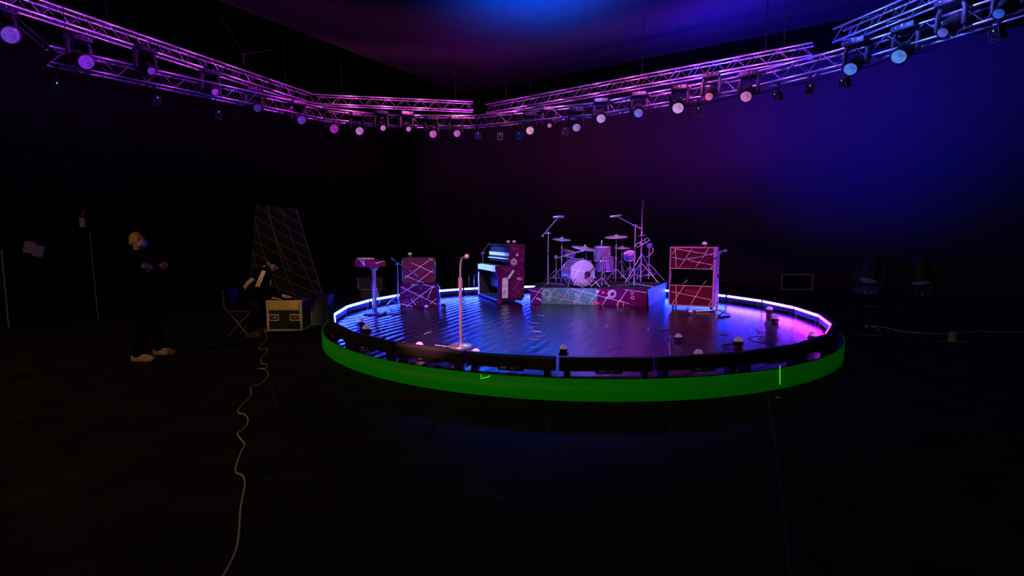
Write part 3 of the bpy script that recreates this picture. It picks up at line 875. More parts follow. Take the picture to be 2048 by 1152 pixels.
for sx in (-1, 1):
    for yy in (.06, dp-.06):
        MB().cyl((sx*(rw/2-.08)-.015, yy, .028), (sx*(rw/2-.08)+.015, yy, .028), .028, n=14).box((sx*(rw/2-.08), yy, .05), (.05, .05, .012)).build('caster', M['black'], rc)
q = G(1407, 490, ZT+rh+.05); q = V((pr.x, pr.y, 0)) + V((math.cos(yaw_r)*.19 - math.sin(yaw_r)*.15, math.sin(yaw_r)*.19 + math.cos(yaw_r)*.15, 0))
dome('violet dome lamp on top of the tall speaker cabinet', 1407, 487, ZT+rh, .05, .05, False).location = (q.x, q.y, ZT+rh)
bb = G(1434, 625, ZT)
boom_stand('boom microphone stand against the right side of the tall speaker cabinet', bb, D(1436, 505, bb.y).z-ZT, D(1453, 500, bb.y), D(1384, 517, bb.y-.22), .12, .36, 2.9, ((-1, .2, -.25), 'dyn'), flat=True)

# ------------------------------------------------------------------ upright piano
nf = G(994, 606, ZT); ff = G(957, 592, ZT)
ax = (ff-nf); ax.z = 0; plen = min(ax.length, 1.5); ax.normalize()
rzp = math.atan2(ax.y, ax.x) - PI/2            # local y = along the keyboard (away), local x = to the back of the piano
pn = thing('upright_piano', 'upright piano standing end-on with projected side pattern and lit keyboard', 'piano', (nf.x, nf.y, ZT), rzp)
pd_ = .62
ph = D(1030, 491, nf.y+.2).z - ZT
kt = D(992, 532, nf.y).z - ZT; kbm_ = D(992, 552, nf.y).z - ZT
xb = .28
M['pside'] = projected_art('projected_piano_side', (.10, .005, .09)); M['pwood'] = mat('piano_black_lacquer', (.05, .045, .06), .3); M['ppale'] = projected_art('pale_lit_panel', (.75, .9, .92)); M['pkey'] = mat('ivory_keys', (.8, .78, .74), .3)  # projected light on the piano put into its purple and pale colours
for yy, nm in ((-.02, 'near'), (plen-.02, 'far')):
    out = [(-.03, kt), (-.035, kt-.03), (-.02, kbm_+.04), (.02, kbm_-.02), (.03, .06), (.0, .05), (.0, .0), (.10, .0), (.10, .05), (.12, .08), (pd_-.01, .08), (pd_, ph), (xb, ph), (xb, kt)]
    if nm == 'near':
        arch = [(.105, .10), (.105, kbm_-.10)] + [(.17-.065*math.cos(a), kbm_-.10+.065*math.sin(a)) for a in [PI*i/8 for i in range(1, 8)]] + [(.235, kbm_-.10), (.235, .10)]
    XX = Matrix(((1, 0, 0, 0), (0, 0, 1, yy), (0, 1, 0, 0), (0, 0, 0, 1)))
    m = MB().prism(out, .04, XX)
    if nm == 'near':
        XF = Matrix(((1, 0, 0, 0), (0, 0, -1, yy-.0005), (0, 1, 0, 0), (0, 0, 0, 1)))
        for x0, y0, x1, y1 in ((xb+.02, ph-.02, pd_-.02, ph-.16), (xb+.02, ph-.18, pd_-.10, ph-.02), (.12, kt-.18, pd_-.01, ph-.25), (.20, kt-.02, .42, kt-.25), (.35, .28, pd_-.03, .55), (.30, kt-.34, pd_-.05, .14), (.36, .10, pd_-.02, .33), (.36, .45, .5, .36), (.10, kt-.02, .24, kt-.12), (.44, .12, .30, .20)):
            m.strip((x0, y0), (x1, y1), .009, .003, XF, 1)
        fc = (xb+.09, ph*.715)
        m.ring(fc, .028, .011, XF, 2, 14)
        for i in range(6):
            a = PI/2+i*PI/3; m.ring((fc[0]+.052*math.cos(a), fc[1]+.052*math.sin(a)), .021, .011, XF, 2, 12)
        m.disc((xb+.165, ph*.835), .024, XF, 2)
        for i in range(8): m.strip((xb+.165, ph*.835), (xb+.165+.034*math.cos(i*PI/4), ph*.835+.034*math.sin(i*PI/4)), .006, .003, XF, 2)
        for s in (-1, 1): m.ring((xb+.21+s*.026, ph*.42), .022, .012, XF, 2, 14)
        m.strip((.24, kt-.27), (.37, kt-.10), .05, .003, XF, 3)
        for i in range(34):
            x, z_ = random.uniform(.33, pd_-.03), random.uniform(.12, ph-.05)
            m.disc((x, z_), random.choice((.004, .006, .009)), XF, random.choice((2, 4, 4)), 8)
        for x, z_ in ((.42, .2), (.44, .25), (.46, .32), (.5, .45), (.55, .75), (.57, .8), (.56, .7), (.36, ph-.1), (.4, ph-.07)):
            m.ring((x, z_), .03, .008, XF, 4, 8, random.random()*3, random.random()*3+3)
        so = m.build('side_panel', [M['pside'], M['artdim'], M['artwhite'], M['ppale'], M['artscrawl']], pn)
        g = MB().prism(arch, .012, Matrix(((1, 0, 0, 0), (0, 0, -1, yy-.001), (0, 1, 0, 0), (0, 0, 0, 1))))
        Xa = Matrix(((1, 0, 0, 0), (0, 0, -1, yy-.013), (0, 1, 0, 0), (0, 0, 0, 1)))
        for i in range(16):
            x, z_ = random.uniform(.12, .22), random.uniform(.13, kbm_-.2)
            g.strip((x, z_), (x+random.uniform(-.03, .03), z_+random.uniform(.01, .07)), .004, .002, Xa, 1)
        g.build('projected_arch', [M['ppale'], M['shoed']], pn)  # plate added for the bright arch of projected light
    else:
        m.build('side_panel', M['black'], pn)
        MB().cyl((.0, yy-.01, .05), (.0, yy-.01, kbm_), .018, n=10).build('leg', M['ppale'], pn)
m = MB().box((-.002, plen/2-.02, kt-.075), (.05, plen-.09, .11)); m.build('key_slip', M['ppale'], pn, bevel=.008)
m = MB().box((xb/2+.01, plen/2, kt-.06), (xb-.04, plen-.08, .06)); m.build('key_bed', M['pwood'], pn)
m = MB()
nk = 52
for i in range(nk):
    m.box((.09, .06+(plen-.14)*(i+.5)/nk, kt-.02), (.15, (plen-.14)/nk*.92, .022))
m.build('white_keys', M['pkey'], pn)
m = MB()
for i in range(nk-1):
    if i % 7 in (0, 1, 3, 4, 5): m.box((.12, .06+(plen-.14)*(i+1)/nk, kt-.002), (.09, (plen-.14)/nk*.5, .016))
m.build('black_keys', M['black'], pn)
m = MB().box((xb+.01, plen/2-.01, (kt+ph)/2+.03), (.02, plen-.05, ph-kt-.08)); m.build('upper_front_panel', M['pwood'], pn)
m = MB().box((xb-.03, plen/2, kt+.14), (.06, plen-.12, .02)).box((xb-.012, plen/2, ph-.19), (.03, plen-.1, .07)); m.build('music_desk', M['ppale'], pn)
m = MB().box(((xb+pd_)/2-.02, plen/2, ph+.012), (pd_-xb+.06, plen+.06, .024)); m.build('top_lid', M['pwood'], pn, bevel=.006)
m = MB().box((xb+.01, plen/2, .42), (.02, plen-.05, kt-.45)); m.build('lower_front_panel', M['black'], pn)
m = MB().box((pd_-.03, plen/2, ph/2+.03), (.03, plen-.05, ph-.1)); m.build('back_board', M['black'], pn)
m = MB().box((.30, plen/2, .055), (.58, plen-.04, .05)); m.build('bottom_board', M['black'], pn)
for yy in (.0, plen-.0):
    m = MB().cyl((.05, yy-.02, .02), (.05, yy+.02, .02), .02, n=12); m.build('caster', M['chrome'], pn)


def on_local(o, p):
    return root_matrix(o) @ V(p)


for x, yy, lab in ((xb+.06, .25, 'violet dome lamp on top of the piano, left of two'), (xb+.17, .18, 'violet dome lamp on top of the piano, right of two')):
    d_ = dome(lab, 1026, 486, ZT+ph+.024, .042, .045, False)
    q = on_local(pn, (x, yy, 0)); d_.location = (q.x, q.y, ZT+ph+.024)
q = G(966, 585, ZT)
bs = thing('piano_bench', 'slim metal piano bench lit blue beside the keyboard', 'bench', (q.x-.02, q.y-.15, ZT), rzp)
MB().box((-.12, .1, .46), (.28, .55, .05)).build('seat', M['black'], bs, bevel=.012)
for sx in (-.24, .0):
    for sy in (-.14, .34): MB().cyl((sx, sy, 0), (sx, sy, .44), .012, n=8).build('leg', M['chrome'], bs)
q = V((D(966, 560, ff.y+.35).x, ff.y+.35, ZT))
boom_stand('short boom microphone stand behind the far end of the piano keyboard', q, D(966, 505, q.y).z-ZT, D(963, 508, q.y), D(980, 484, q.y), .25, .28, .2)

# ------------------------------------------------------------------ drum riser
fl_ = G(1062, 607, ZT); fr_ = G(1293, 613, ZT)
rx = (fr_-fl_); rx.z = 0; rwid = rx.length; rx.normalize(); rzr = math.atan2(rx.y, rx.x)
rs = thing('drum_riser', 'square drum riser with teal and magenta projected artwork on its front', 'riser', (fl_.x, fl_.y, ZT), rzr)
rdp = 2.3; rhh = ZD-ZT
M['rtop'] = mat('riser_carpet', (.012, .012, .013), .85, 0, .3, 40)
M['teal'] = projected_art('slate_teal_projected_art', (.11, .31, .29)); M['mag'] = projected_art('magenta_projected_front', (.13, .002, .09)); M['vio'] = projected_art('violet_projected_front', (.12, .01, .20)); M['tealp'] = projected_art('mint_projected_doodles', (.5, .85, .75)); M['rline'] = projected_art('lilac_projected_lines', (.85, .75, .9)); M['rpink'] = projected_art('pink_projected_doodles', (.72, .10, .20)); M['ruf'] = mat('blue_lit_side_skirt', (.30, .27, .45), .6)  # projected teal, magenta and lilac light put into the front's colours
br_ = Matrix.Rotation(-rzr, 3, 'Z') @ (G(1333, 592, ZT)-fl_); br_.z = 0
blx = .15
rplan = [(0, .02), (rwid, .02), (br_.x, br_.y), (blx, br_.y)]
MB().prism(rplan, rhh-.014, Matrix.Translation((0, 0, .002))).build('platform', M['rtop'], rs)
ft = MB()
for a, c, mi in ((-.02, .22, 2), (.22, 1.37, 0), (1.37, rwid+.0, 3)):
    k = 2
    ft.box(((a+c)/2, .012, rhh/2), (c-a, .016, rhh), None, mi)
X = Matrix(((1, 0, 0, 0), (0, 0, -1, .0035), (0, 1, 0, 0), (0, 0, 0, 1)))
sc_ = rwid/240.
for x0, y0, x1, y1 in ((0, .05, 22, .97), (35, .25, 52, .97), (60, .08, 82, .97), (92, .05, 114, .97), (121, .02, 146, .95), (150, .02, 172, .93), (180, .02, 200, .93), (-5, .85, 30, .62), (42, .45, 110, .12), (85, .97, 205, .15), (196, .97, 240, .82)):
    ft.strip((x0*sc_, y0*rhh), (x1*sc_, y1*rhh), .010, .003, X, 1)
for cx, cy, r_, mi in ((34, .62, .055, 4), (34, .62, .085, 4), (40, .3, .03, 4), (60, .6, .03, 4), (98, .62, .03, 4), (170, .70, .05, 1), (170, .70, .075, 1), (188, .12, .06, 1), (163, .48, .025, 1), (104, .32, .03, 4), (212, .5, .03, 1), (158, .45, .02, 1)):
    ft.ring((cx*sc_, cy*rhh), r_, .010, X, mi, 16)
for i in range(14): ft.ring((34*sc_+.085*math.cos(i*.449), .62*rhh+.085*math.sin(i*.449)), .016, .006, X, 4, 6)
for i in range(12): ft.ring((170*sc_+.075*math.cos(i*.52), .70*rhh+.075*math.sin(i*.52)), .014, .006, X, 1, 6)
ft.prism([(x*sc_, y*rhh) for x, y in ((128, .06), (146, .06), (143, .2), (136, .26), (132, .18))], .003, X, 5)
ft.prism([(x*sc_, y*rhh) for x, y in ((207, .88), (217, .80), (209, .62))], .003, X, 5)
ft.disc((152*sc_, .77*rhh), .028, X, 5); ft.disc((140*sc_, .82*rhh), .03, X, 1)
ft.ring((14*sc_, .15*rhh), .06, .03, X, 1, 10, .2, 2.0)
for i in range(150):
    x = random.uniform(75, 132); y = random.uniform(.05, .5) if random.random() < .7 else random.uniform(.5, .9)
    ft.disc((x*sc_, y*rhh), random.choice((.004, .006, .008)), X, 4, 6)
ft.build('front_panel', [M['teal'], M['rline'], M['vio'], M['mag'], M['tealp'], M['rpink']], rs)
# flared side skirt with writing, blue of the light bars put into its colour
sd = MB(); N_ = 12
vs = []
sdir = V((br_.x-rwid, br_.y-.02, 0)); sl = sdir.length; sdir.normalize(); sn = V((sdir.y, -sdir.x, 0))
for j in range(N_+1):
    y = sl*j/N_
    for k in range(6):
        f = k/5; out_ = .012 + .035*(1-f)**2*math.exp(-(y/.3)**2) + .05*math.exp(-((y)/.25)**2)*f*(1-f)
        p = V((rwid, .005, 0)) + sdir*y + sn*out_; vs.append((p.x, p.y, rhh*f))
fs = [(j*6+k, (j+1)*6+k, (j+1)*6+k+1, j*6+k+1) for j in range(N_) for k in range(5)]
sd.add(vs, fs, 0, True)
vs2 = [(x-sn.x*.008, y-sn.y*.008, z) for x, y, z in vs]; sd.add(vs2, [f[::-1] for f in fs], 0, True)
XS = frame(V((rwid, .005, 0))+sn*.014, sdir, z=sn)
sd.text('FUAS', .17, XS @ Matrix.Translation((sl*.52, .17, .003)), 1)
sd.build('side_skirt', [M['ruf'], M['artwhite']], rs)

RF = Matrix.Translation((fl_.x, fl_.y, 0)) @ Matrix.Rotation(rzr, 4, 'Z')


def on_riser(px, py):            # a foot on the riser carpet
    return G(px, py, ZD)


# ------------------------------------------------------------------ drums
M['shell'] = mat('silver_drum_wrap', (.26, .18, .28), .25, .5, .25, 40); M['head'] = mat('white_drum_head', (.56, .48, .66), .5, 0, .05); M['hoop'] = mat('chrome_hoop', (.65, .6, .66), .25, .7)


def drum(t, X, r, h, lugs=8, head=None, sub=True):
    sh_ = MB().lathe([(r*.97, 0), (r*.97, h)], 30, X).build('shell', M['shell'], t)
    for z, nm in ((h, 'batter_head'), (0, 'resonant_head')):
        s = 1 if z else -1
        MB().lathe([(r*.985, z+s*.002), (r*.9, z+s*.006), (.001, z+s*.007)] if s > 0 else [(.001, -.007), (r*.9, -.006), (r*.985, -.002)], 30, X).build(nm, M['head'], t)
        MB().lathe([(r*.985, z-.012), (r*1.03, z-.012), (r*1.03, z+.012), (r*.985, z+.012)], 30, X).build('hoop', M['hoop'], t)
    for i in range(lugs):
        a = 2*PI*i/lugs
        g = MB().cyl((r*1.01*math.cos(a), r*1.01*math.sin(a), .0), (r*1.01*math.cos(a), r*1.01*math.sin(a), h), .005, n=6, X=X)
        g.cyl((r*1.0*math.cos(a), r*1.0*math.sin(a), h*.35), (r*1.0*math.cos(a), r*1.0*math.sin(a), h*.65), .012, n=6, X=X)
        g.build('lug', M['hoop'], t)
    return sh_


# bass drum
bdc = D(1165, 545, 10.95)
bf = on_riser(1166, 575); br_ = 28.5*bf.y/F
bdc = D(1165, 546, bf.y); br_ = bdc.z - ZD - .012 if bdc.z-ZD < .4 else .33
nrm = V((.30, -.95, 0)).normalized()
bd = thing('bass_drum', 'large bass drum with white front head and curved lettering', 'drum', (bdc.x, bdc.y, ZD))
Xb = frame((0, 0, br_+.012), V((-nrm.y, nrm.x, 0)), z=nrm)
Xb0 = Xb @ Matrix.Translation((0, 0, -.42))
MB().lathe([(br_*.97, 0), (br_*.97, .40)], 48, Xb0).build('shell', M['shell'], bd)
for z in (-.0, .41):
    MB().lathe([(br_*.96, z-.02), (br_*1.0, z-.02), (br_*1.0, z+.02), (br_*.96, z+.02)], 48, Xb0).build('hoop', M['shell'], bd)
hd = MB().lathe([(br_*.96, .0), (br_*.9, .006), (.001, .008)], 48, Xb)
Xh = Xb @ Matrix.Translation((0, 0, .0085))
# in this frame x = right seen from the front, y = up
fx = Xb.to_3x3() @ V((0, 1, 0))
hd.strip((-.62*br_, -.30*br_), (.10*br_, .90*br_), .018, .002, Xh, 2).strip((-.93*br_, .28*br_), (.15*br_, .10*br_), .016, .002, Xh, 2)
hd.ring((.38*br_, -.12*br_), .25*br_, .02, Xh, 3, 24, t=.006); hd.disc((.38*br_, -.12*br_), .235*br_, Xh, 1, 24, .002)
for ch, a in zip('Ictorrxy', [218, 236, 252, 266, 281, 296, 312, 330]):
    aa = R(a); rr_ = .80*br_
    hd.text(ch, .21*br_*2.0, Xh @ Matrix.Translation((rr_*math.cos(aa), rr_*math.sin(aa), .001)) @ Matrix.Rotation(aa+PI/2, 4, 'Z') @ Matrix.Translation((0, -.045, 0)), 1)
hd.build('front_head', [M['head'], M['black'], M['artwhite'], M['stand']], bd)
MB().lathe([(.001, -.008), (br_*.9, -.006), (br_*.96, 0)], 48, Xb0).build('rear_head', M['head'], bd)
for i in range(10):
    a = 2*PI*i/10+.3
    MB().cyl((br_*1.0*math.cos(a), br_*1.0*math.sin(a), .0), (br_*1.0*math.cos(a), br_*1.0*math.sin(a), .41), .007, n=6, X=Xb0).box((br_*1.02*math.cos(a), br_*1.02*math.sin(a), .41), (.03, .03, .05), Xb0).build('tension_rod', M['hoop'], bd)
for s in (-1, 1):
    MB().cyl(Xb @ V((s*br_*.85, -br_*.4, -.08)), V((Xb @ V((s*br_*1.25, 0, .08))).to_2d().to_3d())+V((0, 0, .01)), .010, n=8).build('spur', M['hoop'], bd)

mk = thing('kick_microphone_stand', 'short boom stand poking a microphone into the bass drum', 'microphone stand', on_riser(1203, 574), 0, 'boom microphone stands')
a_ = mk.location
p_hole = V(bd.location) + Xb @ V((.38*br_, -.12*br_, .03))
p_in = p_hole - a_
jt = V((.03, .04, .66))
MB().cyl((0, 0, .02), jt, .011, n=8).build('pole', M['stand'], mk)
MB().cyl(jt+(jt-p_in)*.15, p_in, .010, n=8).build('boom', M['blackm'], mk)
MB().cyl(p_in, p_in+(p_in-jt).normalized()*.10, .026, n=12).build('microphone', M['blackm'], mk)
tripod(mk, .18, .24, a0=1.2)


def cymbal_stand(label, foot, h, cr, tilt=(0, 0), nleg_h=.32, legr=.34, a0=.4, offs=(0, 0), group='cymbals on stands', hihat=False, legm=None):
    t = thing('cymbal_stand' if not hihat else 'hi_hat_stand', label, 'cymbal', foot, 0, group)
    MB().cyl((0, 0, .03), (0, 0, h*.55), .0155, n=10).cyl((0, 0, h*.5), (0, 0, h*.8), .012, n=10).cyl((0, 0, h*.78), (0, 0, h+.05), .008, n=8).build('pole', M['stand'], t)
    MB().cyl((0, 0, h*.52), (0, 0, h*.57), .024, n=10).build('clutch', M['chrome'], t)
    MB().cyl((0, 0, h*.79), (0, 0, h*.83), .02, n=10).build('clutch', M['chrome'], t)
    MB().ell((0, 0, h-.05), .022, n=10, m=8).build('tilter', M['chrome'], t)
    Xc = Matrix.Translation((0, 0, h)) @ Matrix.Rotation(tilt[0], 4, 'X') @ Matrix.Rotation(tilt[1], 4, 'Y')
    for k in range(2 if hihat else 1):
        zz = -.03*k; f = -1 if k else 1
        MB().lathe([(cr, zz-.012*f), (cr*.6, zz+.004*f), (cr*.22, zz+.012*f), (cr*.18, zz+.03*f), (cr*.08, zz+.042*f), (.006, zz+.044*f), (.006, zz+.041*f), (cr*.17, zz+.026*f), (cr*.22, zz+.009*f), (cr, zz-.014*f)], 40, Xc).build('cymbal', M['brass'], t)
    MB().cyl((0, 0, .04), (0, 0, .085), .014, n=8, X=Xc).build('wing_nut', M['blackm'], t)
    tripod(t, nleg_h, legr, a0=a0, m=legm or M['stand'])
    return t


f = on_riser(1123, 566); cymbal_stand('flat hi-hat cymbals on a stand left of the bass drum', f, D(1123, 478, f.y).z-ZD, 19*f.y/F, (.13, .06), hihat=True, a0=.9)
f = on_riser(1231, 566); cymbal_stand('larger flat cymbal on the tall stand right of the tom drum', f, D(1231, 473, f.y).z-ZD, 23*f.y/F, (.13, -.06), a0=1.6)
f = on_riser(1243, 556); cymbal_stand('small flat cymbal behind the larger one, just below it', f, D(1243, 495, f.y).z-ZD, 17*f.y/F, (.11, -.02), .45, .36, .5)
f = on_riser(1157, 566); f = V((f.x+.02, bdc.y+.24, ZD+br_*2+.0))
t = thing('mounted_cymbal', 'tilted cymbal on a short post above the bass drum', 'cymbal', f, 0, 'cymbals on stands')
hh = D(1157, 496, f.y).z - f.z
MB().cyl((.03, 0, -.0), (0, 0, hh+.06), .009, n=8).build('post', M['stand'], t)
MB().lathe([(.285, -.012), (.17, .004), (.06, .012), (.05, .03), (.02, .042), (.006, .044), (.006, .04), (.05, .026), (.06, .008), (.285, -.015)], 40, Matrix.Translation((0, 0, hh)) @ Matrix.Rotation(.14, 4, 'X') @ Matrix.Rotation(R(8), 4, 'Y')).build('cymbal', M['brass'], t)
MB().ell((0, 0, hh+.06), .02, n=10, m=8).build('wing_nut', M['chrome'], t)

# tom on its own stand over the floor tom
f = on_riser(1204, 566); yy = f.y + .02
tz = D(1205, 521, yy).z; tr = 16*yy/F; th_ = D(1205, 494, yy).z - tz
t = thing('rack_tom', 'silver tom drum with two chrome hoops beside the bass drum', 'drum', (f.x, yy, ZD))
drum(t, Matrix.Translation((0, 0, tz-ZD)) @ Matrix.Rotation(.05, 4, 'X'), tr, th_)
MB().cyl((0, .03, .03), (0, .03, tz-ZD-.012), .013, n=8).build('pole', M['stand'], t)
tripod(t, .25, .22, a0=2.2)
MB().cyl((-.03, 0, tz-ZD+th_), (-.02, .0, tz-ZD+th_+.09), .015, n=8).cyl((-.02, 0, tz-ZD+th_+.09), (-.018, 0, tz-ZD+th_+.15), .02, .016, 8).build('clip_microphone', M['stand'], t)
f = on_riser(1215, 560); f = V((f.x, f.y+.35, ZD))
t = thing('floor_tom', 'magenta-lit floor tom on three legs behind the silver tom', 'drum', f)
zf0 = .20; drum(t, Matrix.Translation((0, 0, zf0)), .21, .36)
for i in range(3):
    a = .3+2*PI*i/3; MB().cyl((.225*math.cos(a), .225*math.sin(a), .44), (.235*math.cos(a), .235*math.sin(a), .0), .008, n=8).build('leg', M['chrome'], t)
f = on_riser(1136, 560); f = V((f.x, f.y+.15, ZD))
t = thing('snare_drum', 'shallow snare drum tilted on a stand behind the hi-hat', 'drum', f)
zs = D(1136, 507, f.y).z - ZD
drum(t, Matrix.Translation((0, 0, zs-.06)) @ Matrix.Rotation(R(10), 4, 'Y') @ Matrix.Rotation(R(8), 4, 'X'), .17, .13, 6)
MB().cyl((0, 0, .03), (0, 0, zs-.06), .013, n=8).build('pole', M['stand'], t)
tripod(t, .25, .24, a0=.2)
f = on_riser(1261, 560); f = V((f.x, f.y+.1, ZD))
t = thing('side_tom', 'small tilted tom drum on a stand at the right of the kit', 'drum', f)
zs = D(1260, 513, f.y).z - ZD
drum(t, Matrix.Translation((0, 0, zs-.05)) @ Matrix.Rotation(R(-14), 4, 'Y') @ Matrix.Rotation(R(22), 4, 'X'), .14, .15, 6)
MB().cyl((.02, 0, .03), (0, .03, zs-.04), .012, n=8).build('pole', M['stand'], t)
tripod(t, .3, .26, a0=.2)

# microphone booms of the kit
f = on_riser(1096, 571)
boom_stand('tall boom stand with pencil microphone at the left of the drums', f, D(1094, 466, f.y).z-ZD, D(1084, 473, f.y), D(1117, 434, f.y-.1), .2, .38, .2, ((1, .1, .06), 'large'), flat=True, rr=.014)
f = on_riser(1268, 572)
boom_stand('tall boom stand with microphone at the right front of the drums', f, D(1266, 451, f.y).z-ZD, D(1281, 457, f.y), D(1232, 432, f.y-.1), .2, .42, 3.5, ((-1, .1, -.12), 'large'), flat=True, rr=.014)
f = on_riser(1281, 566)
t = thing('tall_microphone_mast', 'tallest straight mast at the right of the drums with small parts at its tip', 'microphone stand', f)
zz = D(1280, 418, f.y).z - ZD; zt_ = D(1280, 398, f.y).z - ZD
MB().cyl((0, 0, .03), (0, 0, zz*.55), .018, n=10).cyl((0, 0, zz*.5), (0, 0, zz), .013, n=10).build('pole', M['stand'], t)
MB().cyl((0, 0, zz), (0, 0, zt_-.05), .006, n=8).ell((.0, 0, zt_-.03), .018, n=8, m=6).ell((.025, 0, zz+.12), .015, n=8, m=6).cyl((.025, 0, zz+.03), (.025, 0, zz+.12), .006, n=6).build('tip_fittings', M['stand'], t)
zc = D(1279, 471, f.y).z - ZD
MB().lathe([(.105, -.004), (.05, .004), (.02, .02), (.006, .022), (.02, .014), (.105, -.007)], 28, Matrix.Translation((0, 0, zc)) @ Matrix.Rotation(-.12, 4, 'Y')).build('splash_cymbal', M['brass'], t)
MB().cyl((0, 0, zc+.03), (0, 0, zc+.1), .022, n=10).build('cymbal_clutch', M['chrome'], t)
tripod(t, .45, .42, a0=-.5)
f = on_riser(1297, 561)
t = thing('percussion_stand', 'stand with a small cup drum and clamps at the right rear of the kit', 'stand', f)
zz = D(1297, 496, f.y).z - ZD
MB().cyl((0, 0, .03), (0, 0, zz), .015, n=10).build('pole', M['stand'], t)
MB().lathe([(.05, zz), (.07, zz+.03), (.075, zz+.10), (.08, zz+.105), (.08, zz+.115), (.001, zz+.115)], 20).build('cup_drum', M['shell'], t)
MB().tube([(.08, 0, zz+.03), (.10, 0, zz-.08), (.0, -.02, zz-.18), (-.10, -.02, zz-.23)], .008, 6).build('curved_arm', M['chrome'], t)
tripod(t, .40, .40, a0=-.6)
f = on_riser(1286, 566)
t = thing('music_stand', 'tilted open-frame rack with a long slanting leg beside the mast', 'stand', f)
c = D(1285, 485, f.y) - f
Xm = frame(c, V((.85, 0, .5)), z=V((-.4, -.55, .6)))
g = MB()
for a, b_ in (((-.16, -.05), (.16, -.05)), ((-.16, .05), (.16, .05)), ((-.16, -.05), (-.16, .05)), ((.16, -.05), (.16, .05)), ((-.1, -.05), (-.02, .05)), ((.02, -.05), (.1, .05))):
    g.cyl(Xm @ V((a[0], a[1], 0)), Xm @ V((b_[0], b_[1], 0)), .009, n=7)
g.build('tilted_rack', M['chrome'], t)
MB().cyl(D(1282, 508, f.y)-f, c, .011, n=8).build('neck', M['stand'], t)
e1 = on_riser(1252, 568)-f
MB().cyl(D(1284, 507, f.y)-f, V((e1.x, e1.y+.1, .01)), .010, n=8).build('slanting_leg', M['chrome'], t)
MB().cyl(D(1284, 507, f.y)-f, V((.34, .12, .01)), .010, n=8).build('rear_leg', M['stand'], t)
MB().cyl(D(1284, 507, f.y)-f, V((.05, .45, .01)), .010, n=8).build('rear_leg', M['stand'], t)
f = on_riser(1112, 566)
boom_stand('low boom stand reaching over to the hi-hat', f, D(1114, 512, f.y).z-ZD, D(1110, 517, f.y), D(1160, 503, f.y-.1), .3, .3, .9, ((1, 0, .2), 'dyn'))
th = thing('drum_throne', 'dark round drum stool behind the bass drum', 'stool', on_riser(1186, 548) if False else V((fl_.x+rx.x*1.35, fl_.y+1.55, ZD)))
MB().lathe([(.001, .44), (.15, .44), (.165, .46), (.165, .50), (.14, .52), (.001, .525)], 24).build('seat', M['black'], th)
MB().cyl((0, 0, .05), (0, 0, .45), .015, n=8).build('post', M['stand'], th)
tripod(th, .25, .24, a0=.1)

# ------------------------------------------------------------------ left of the stage: net screen
yN = 10.6
q = [D(513, 409, yN), D(593, 418, yN-.1), D(655, 622, yN-.25), D(497, 612, yN+.1)]
base = V(((q[3].x+q[2].x)/2, yN, 0))
for p in q[2:]: p.z = max(p.z, .02)
t = thing('net_screen', 'tall leaning dark screen with a pale diamond grid behind the seated man', 'screen', base)
mp = MB()
qq = [p-base for p in q]
nv = (qq[1]-qq[0]).cross(qq[3]-qq[0]).normalized(); 
if nv.y > 0: nv = -nv



def bil(u, v):
    return qq[0]*(1-u)*(1-v)+qq[1]*u*(1-v)+qq[2]*u*v+qq[3]*(1-u)*v + nv*.004


NN = 10
g0 = [bil(i/NN, j/NN) - nv*.006 for j in range(NN+1) for i in range(NN+1)]; ng = len(g0)
mp.add(g0 + [p - nv*.03 for p in g0], [(j*(NN+1)+i, j*(NN+1)+i+1, (j+1)*(NN+1)+i+1, (j+1)*(NN+1)+i) for i in range(NN) for j in range(NN)]
       + [(ng+j*(NN+1)+i, ng+(j+1)*(NN+1)+i, ng+(j+1)*(NN+1)+i+1, ng+j*(NN+1)+i+1) for i in range(NN) for j in range(NN)]
       + [(a, b_, ng+b_, ng+a) for a, b_ in [(i, i+1) for i in range(NN)] + [(NN*(NN+1)+i+1, NN*(NN+1)+i) for i in range(NN)] + [((j+1)*(NN+1), j*(NN+1)) for j in range(NN)] + [(j*(NN+1)+NN, (j+1)*(NN+1)+NN) for j in range(NN)]])


def gl(u0, v0, u1, v1, r_=.0055):
    mp.tube([bil(u0+(u1-u0)*i/6, v0+(v1-v0)*i/6) for i in range(7)], r_, 4, 1)


for k in range(-3, 9):
    v0 = k*.115; u0 = 0
    a, b_ = (0, v0), (1, v0+.27)
    if b_[1] <= 0 or a[1] >= 1: continue
    if a[1] < 0: a = ((0-a[1])/.27, 0)
    if b_[1] > 1: b_ = ((1-a[1])/.27 if a[0] == 0 else 1, 1)
    gl(*a, min(1, b_[0]), b_[1])
for u in (-.28, 0., .30, .62, 1.): 
    if u < 0: gl(0, .45, .30, 1)
    elif u == 0: gl(0, .14, .52, 1); gl(0, 0, 0, 1, .003)
    elif u == 1: gl(1, 0, 1, 1, .008)
    else: gl(u, 0, min(1, u+.33), .9)
gl(.25, 0, .62, .62, .007)
M['netcloth'] = mat('dark_net_cloth', (.012, .008, .011), .9, 0, .2, 30); M['netcord'] = mat('grey_cord', (.30, .26, .32), .7)
mp.build('net', [M['netcloth'], M['netcord']], t)
MB().box((0, .25, .03), (1.3, .5, .06)).cyl((0, .3, .03), (0, .04, 1.2), .02).build('stand_frame', M['black'], t)

